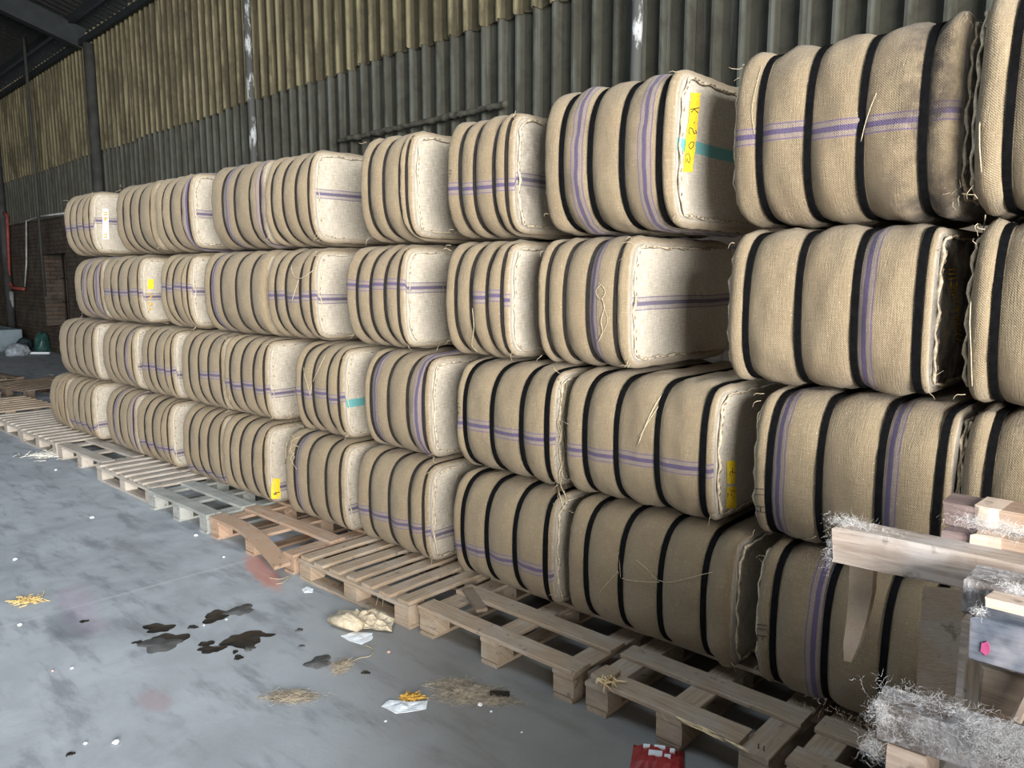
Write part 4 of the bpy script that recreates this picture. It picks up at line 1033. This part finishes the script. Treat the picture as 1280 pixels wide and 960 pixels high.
sheet('paper_scrap', [(377, 737), (384, 734), (392, 737), (391, 741), (381, 742)], PAPER, 'small white paper scrap at the foot of the brown slatted pallet', 'paper', .012, 7)
def string(name, pix, label, r=.002, hs=None):
    pts = [onz(x, y, .004) for x, y in pix]
    if hs:
        for p, h_ in zip(pts, hs): p[2] += h_
    Q = []
    P = [Vector(p) for p in pts]
    for a, b, c, d in zip([P[0]]+P[:-2], P[:-1], P[1:], P[2:]+[P[-1]]):
        for t in (0, .25, .5, .75): Q.append(0.5*((2*b)+(c-a)*t+(2*a-5*b+4*c-d)*t*t+(3*b-a-3*c+d)*t**3))
    Q.append(P[-1]); V, F = tube_vf(Q, r, 5); return tag(mesh_obj(name, V, F, TWINE, None, True), label, 'string')
string('string', [(455, 806), (467, 812), (462, 820), (448, 823), (436, 829)], 'short curl of twine trailing below the folded sackcloth')
string('string', [(468, 762), (474, 752), (478, 742), (480, 752), (477, 764)], 'loop of twine standing up from the sackcloth', .002, (0, .04, .09, .05, 0))
string('string', [(335, 722), (350, 724), (362, 720), (354, 728), (345, 730)], 'pale wisps of twine on the pink paint smear')
# fibre heaps
W_ = None
def heap(name, px, py, ext, n, label, mat, seed, r=.0012, ln=.035):
    if r == .0012: r, n, ln = .0005, n*3, .020
    q = onz(px, py); rs = np.random.RandomState(seed); V, F = [], []
    R_ = Matrix.Rotation(YAW, 3, 'Z')
    for k in range(n):
        g = rs.normal(size=2)*.5; rr = math.exp(-(g[0]**2+g[1]**2)*1.2)
        p = R_@Vector((g[0]*ext[0], g[1]*ext[1], 0)); p.z = .003+rs.uniform(0, ext[2])*rr; d = Vector(rs.normal(size=3)); d.z *= .25; d.normalize(); pp = [p.copy()]
        for t in range(4):
            d = (d+Vector(rs.uniform(-.9, .9, 3))*.8); d.z *= .4; d.normalize(); p = p+d*ln*rs.uniform(.2, .5); p.z = max(.002, p.z); pp.append(p.copy())
        tube_vf(pp, [r, r, r*.9, r*.7, r*.3], 3, V, F, False)
    o = mesh_obj(name, V, F, mat); o.location = (q[0], q[1], 0); return tag(o, label, 'fibres', None, 'stuff')
DFIB = plain('dusty_fibre', (0.40, 0.34, 0.26), 1, 0, .3, 40, 0)
heap('fibre_heap', 588, 868, (.11, .05, .022), 700, 'matted heap of jute fibre on the floor before the tan pallet', DFIB, 3)
heap('fibre_heap', 610, 878, (.10, .02, .010), 260, 'thin trailing fibres right of the matted heap', DFIB, 4)
heap('fibre_heap', 565, 856, (.09, .03, .010), 260, 'wispy fibres left of the matted heap', DFIB, 5)
heap('fibre_heap', 364, 872, (.09, .04, .012), 420, 'small dark and pale fibre clump below the oil patches', DFIB, 6)
heap('fibre_heap', 427, 834, (.03, .05, .014), 240, 'small fibre clump right of the ragged grey-black stain', DFIB, 7)
heap('fibre_heap', 65, 570, (.22, .10, .03), 160, 'pale litter at the foot of the far pallets', plain('pale_litter', (.55, .53, .48), .9, 0, .3, 20, 0), 8, .004, .08)
o = heap('leaf_scrap', 515, 873, (.035, .012, .016), 120, 'yellow-brown dry scrap behind the white paper', plain('yellow_brown_scrap', (.55, .33, .07), .9, 0, .4, 60, 0), 9, .003, .02)
heap('leaf_scrap', 35, 752, (.06, .03, .012), 120, 'yellowish dry litter at the left edge of the floor', plain('yellowish_litter', (.52, .38, .16), .9, 0, .3, 60, 0), 10, .003, .03)
tag(box('black_chip', 0, 1, 0, 1, 0, 1, OIL), 'flat black plastic chip on the matted fibre heap', 'scrap')
o = bpy.data.objects['black_chip']; q = onz(624, 873); o.scale = (.075, .018, .012); o.location = (q[0]-.03, q[1]-.02, .008); o.rotation_euler = (0, .05, .75)
def pebble(px, py, s, col, lab, seed):
    q = onz(px, py); rs = np.random.RandomState(seed); import bmesh
    bm = bmesh.new(); bmesh.ops.create_icosphere(bm, subdivisions=2, radius=s)
    for v in bm.verts: v.co = v.co*(1+rs.uniform(-.18, .18)); v.co.z = v.co.z*.55+s*.5
    me = bpy.data.meshes.new('crumb'); bm.to_mesh(me); bm.free(); me.materials.append(col); o = link(bpy.data.objects.new('crumb', me)); o.location = (q[0], q[1], 0)
    return tag(o, lab, 'crumb', 'pale crumbs scattered on the floor')
WH = plain('white_crumb', (.8, .82, .84), .8, 0, .1, 30, 0); PK = plain('pinkish_stone', (.62, .42, .34), .8, 0, .1, 30, 0)
for k, (px, py, s, m_, lab) in enumerate([(594, 859, .008, WH, 'white crumb above the fibre heap'), (600, 882, .010, WH, 'white crumb at the lower edge of the fibre heap'), (486, 816, .009, PK, 'pinkish stone right of the twine curl'),
    (115, 648, .014, WH, 'white crumb on open floor left of the reddish-brown pallet'), (19, 700, .012, WH, 'white crumb near the left edge'), (280, 697, .008, WH, 'white crumb near the pink smear'), (25, 782, .010, WH, 'flat white crumb by the floor joint'),
    (145, 929, .012, WH, 'white chip near the bottom of the floor'), (107, 930, .007, WH, 'white sliver beside the white chip'), (283, 775, .006, WH, 'white crumb on the edge of the round oil spot'), (255, 782, .005, WH, 'tiny white crumb between oil spots'),
    (614, 890, .005, WH, 'tiny white crumb below the fibre heap'), (652, 916, .004, WH, 'tiny pale crumb right of centre at the bottom'), (482, 902, .005, WH, 'tiny crumb beneath the white paper sheet'), (245, 670, .012, WH, 'white crumb at the corner of the cement-coloured pallet'),
    (70, 588, .012, WH, 'white crumb on the far floor'), (90, 836, .007, WH, 'shiny pale fleck at left'), (66, 839, .006, PK, 'yellowish fleck at left')]):
    pebble(px, py, s, m_, lab, k)
# red and white crumpled packet at the bottom edge
RED = plain('dark_red_plastic', (0.30, 0.03, 0.03), .45, 0, .2, 20, .2)
V, F = [], []; q = onz(822, 952); nx_, ny_ = 12, 6
rs = np.random.RandomState(5)
for lay in (0, 1):
    for i in range(nx_+1):
        for j in range(ny_+1):
            u, v = i/nx_-.5, j/ny_-.5
            V.append((u*.17, v*.13, .003+(0 if lay else .028*(1-(2*u)**4)*(1-(2*v)**4)+rs.uniform(0, .007))))
n = (nx_+1)*(ny_+1)
for lay in (0, 1):
    for i in range(nx_):
        for j in range(ny_):
            a = lay*n+i*(ny_+1)+j; qd = (a, a+ny_+1, a+ny_+2, a+1); F.append(qd if not lay else qd[::-1])
pk = mesh_obj('red_packet', V, F, RED); pk.location = (q[0], q[1], 0); pk.rotation_euler = (0, 0, YAW-.25); tag(pk, 'crumpled dark red packet with white patches at the bottom edge', 'packet')
for (x, y, w, h) in [(-.050, .018, .022, .016), (-.014, .020, .036, .018), (.038, .010, .016, .020), (-.03, -.020, .045, .026), (.022, -.022, .02, .016)]:
    o = mesh_obj('white_print', [(x, y, .036), (x+w, y, .038), (x+w, y+h, .037), (x, y+h, .036), (x, y, .02), (x+w, y, .02), (x+w, y+h, .02), (x, y+h, .02)], [(0, 1, 2, 3), (0, 4, 5, 1), (1, 5, 6, 2), (2, 6, 7, 3), (3, 7, 4, 0)], PAPER, pk)
# broken slat poking out under the bale
p, q = onz(566, 738, .15), onz(606, 775, .10)
o = member('broken_slat', (p[0]+.02, 2.44, .139), (q[0], 2.30, .150), .05, .014, W_DARK); child_of(o, pd_); o['label'] = 'dark broken slat with an orange split end'

# ------------------------------------------------------------------ far clutter by the brick wall
b0, b1 = onz(0, 431), onz(27, 431)
mb = plain('blue_grey_metal', (0.17, 0.22, 0.25), .5, 0, .15, 4, .05)
bin_ = empty('metal_bin', (wpt(wx(10), WY-.7, 0))); bin_.rotation_euler = (0, 0, WROT); tag(bin_, 'blue-grey sheet-metal bin against the brick wall, far left', 'bin')
bx = 1.15
plank('bin_panel', -1.3, bx, -.35, -.32, .02, .46, mb, bin_, 'x', .001); plank('bin_panel', -1.3, bx, .32, .35, .02, .46, mb, bin_, 'x', .001)
plank('bin_end', bx-.03, bx, -.32, .32, .02, .46, mb, bin_, 'y', .001); plank('bin_end', -1.3, -1.27, -.32, .32, .02, .46, mb, bin_, 'y', .001); plank('bin_rim', -1.32, bx+.02, -.38, -.30, .46, .50, mb, bin_, 'x', .001)
plank('bin_bottom', -1.27, bx-.03, -.32, .32, .0, .02, mb, bin_, 'x', .0)
def lump(name, px, py, sx, sy, sz, mat, lab, cat, seed):
    q = onz(px, py); import bmesh
    bm = bmesh.new(); bmesh.ops.create_icosphere(bm, subdivisions=4, radius=1)
    vs = np.array([v.co[:] for v in bm.verts]); d = snoise(vs, 3.2, seed)*.22+snoise(vs, 8, seed+1)*.10
    for v, k in zip(bm.verts, d): v.co = v.co*(1+k); v.co = Vector((v.co.x*sx, v.co.y*sy, max(0, v.co.z*sz+sz*.5)))
    me = bpy.data.meshes.new(name); bm.to_mesh(me); bm.free(); me.materials.append(mat); me.polygons.foreach_set('use_smooth', [True]*len(me.polygons)); o = link(bpy.data.objects.new(name, me)); o.location = (q[0], q[1], 0); return tag(o, lab, cat)
lump('plastic_bundle', 20, 444, .30, .22, .16, plain('crumpled_grey_plastic', (0.30, 0.34, 0.38), .5, 0, .3, 12, .3), 'crumpled pale grey plastic bundle before the metal bin', 'bundle', 3)
lump('green_bag', 53, 440, .16, .16, .26, plain('dark_green_plastic', (0.03, 0.08, 0.07), .3, 0, .3, 12, .3), 'dark green shiny bag by the window pilaster', 'bag', 5)
lump('dark_bag', 31, 440, .15, .14, .20, plain('dark_teal_plastic', (0.025, 0.04, 0.045), .5, 0, .3, 12, .3), 'dark bag slumped against the metal bin', 'bag', 7)
p, q = onz(38, 443), onz(62, 443)
tag(member('white_batten', (p[0], p[1], .03), (q[0], q[1], .03), .05, .04, PAPER), 'white batten lying on the floor near the green bag', 'batten')

for o in bpy.data.objects:
    if o.get('label') and len(o['label'].split()) > 16: print('LONG', o.name, o['label'])
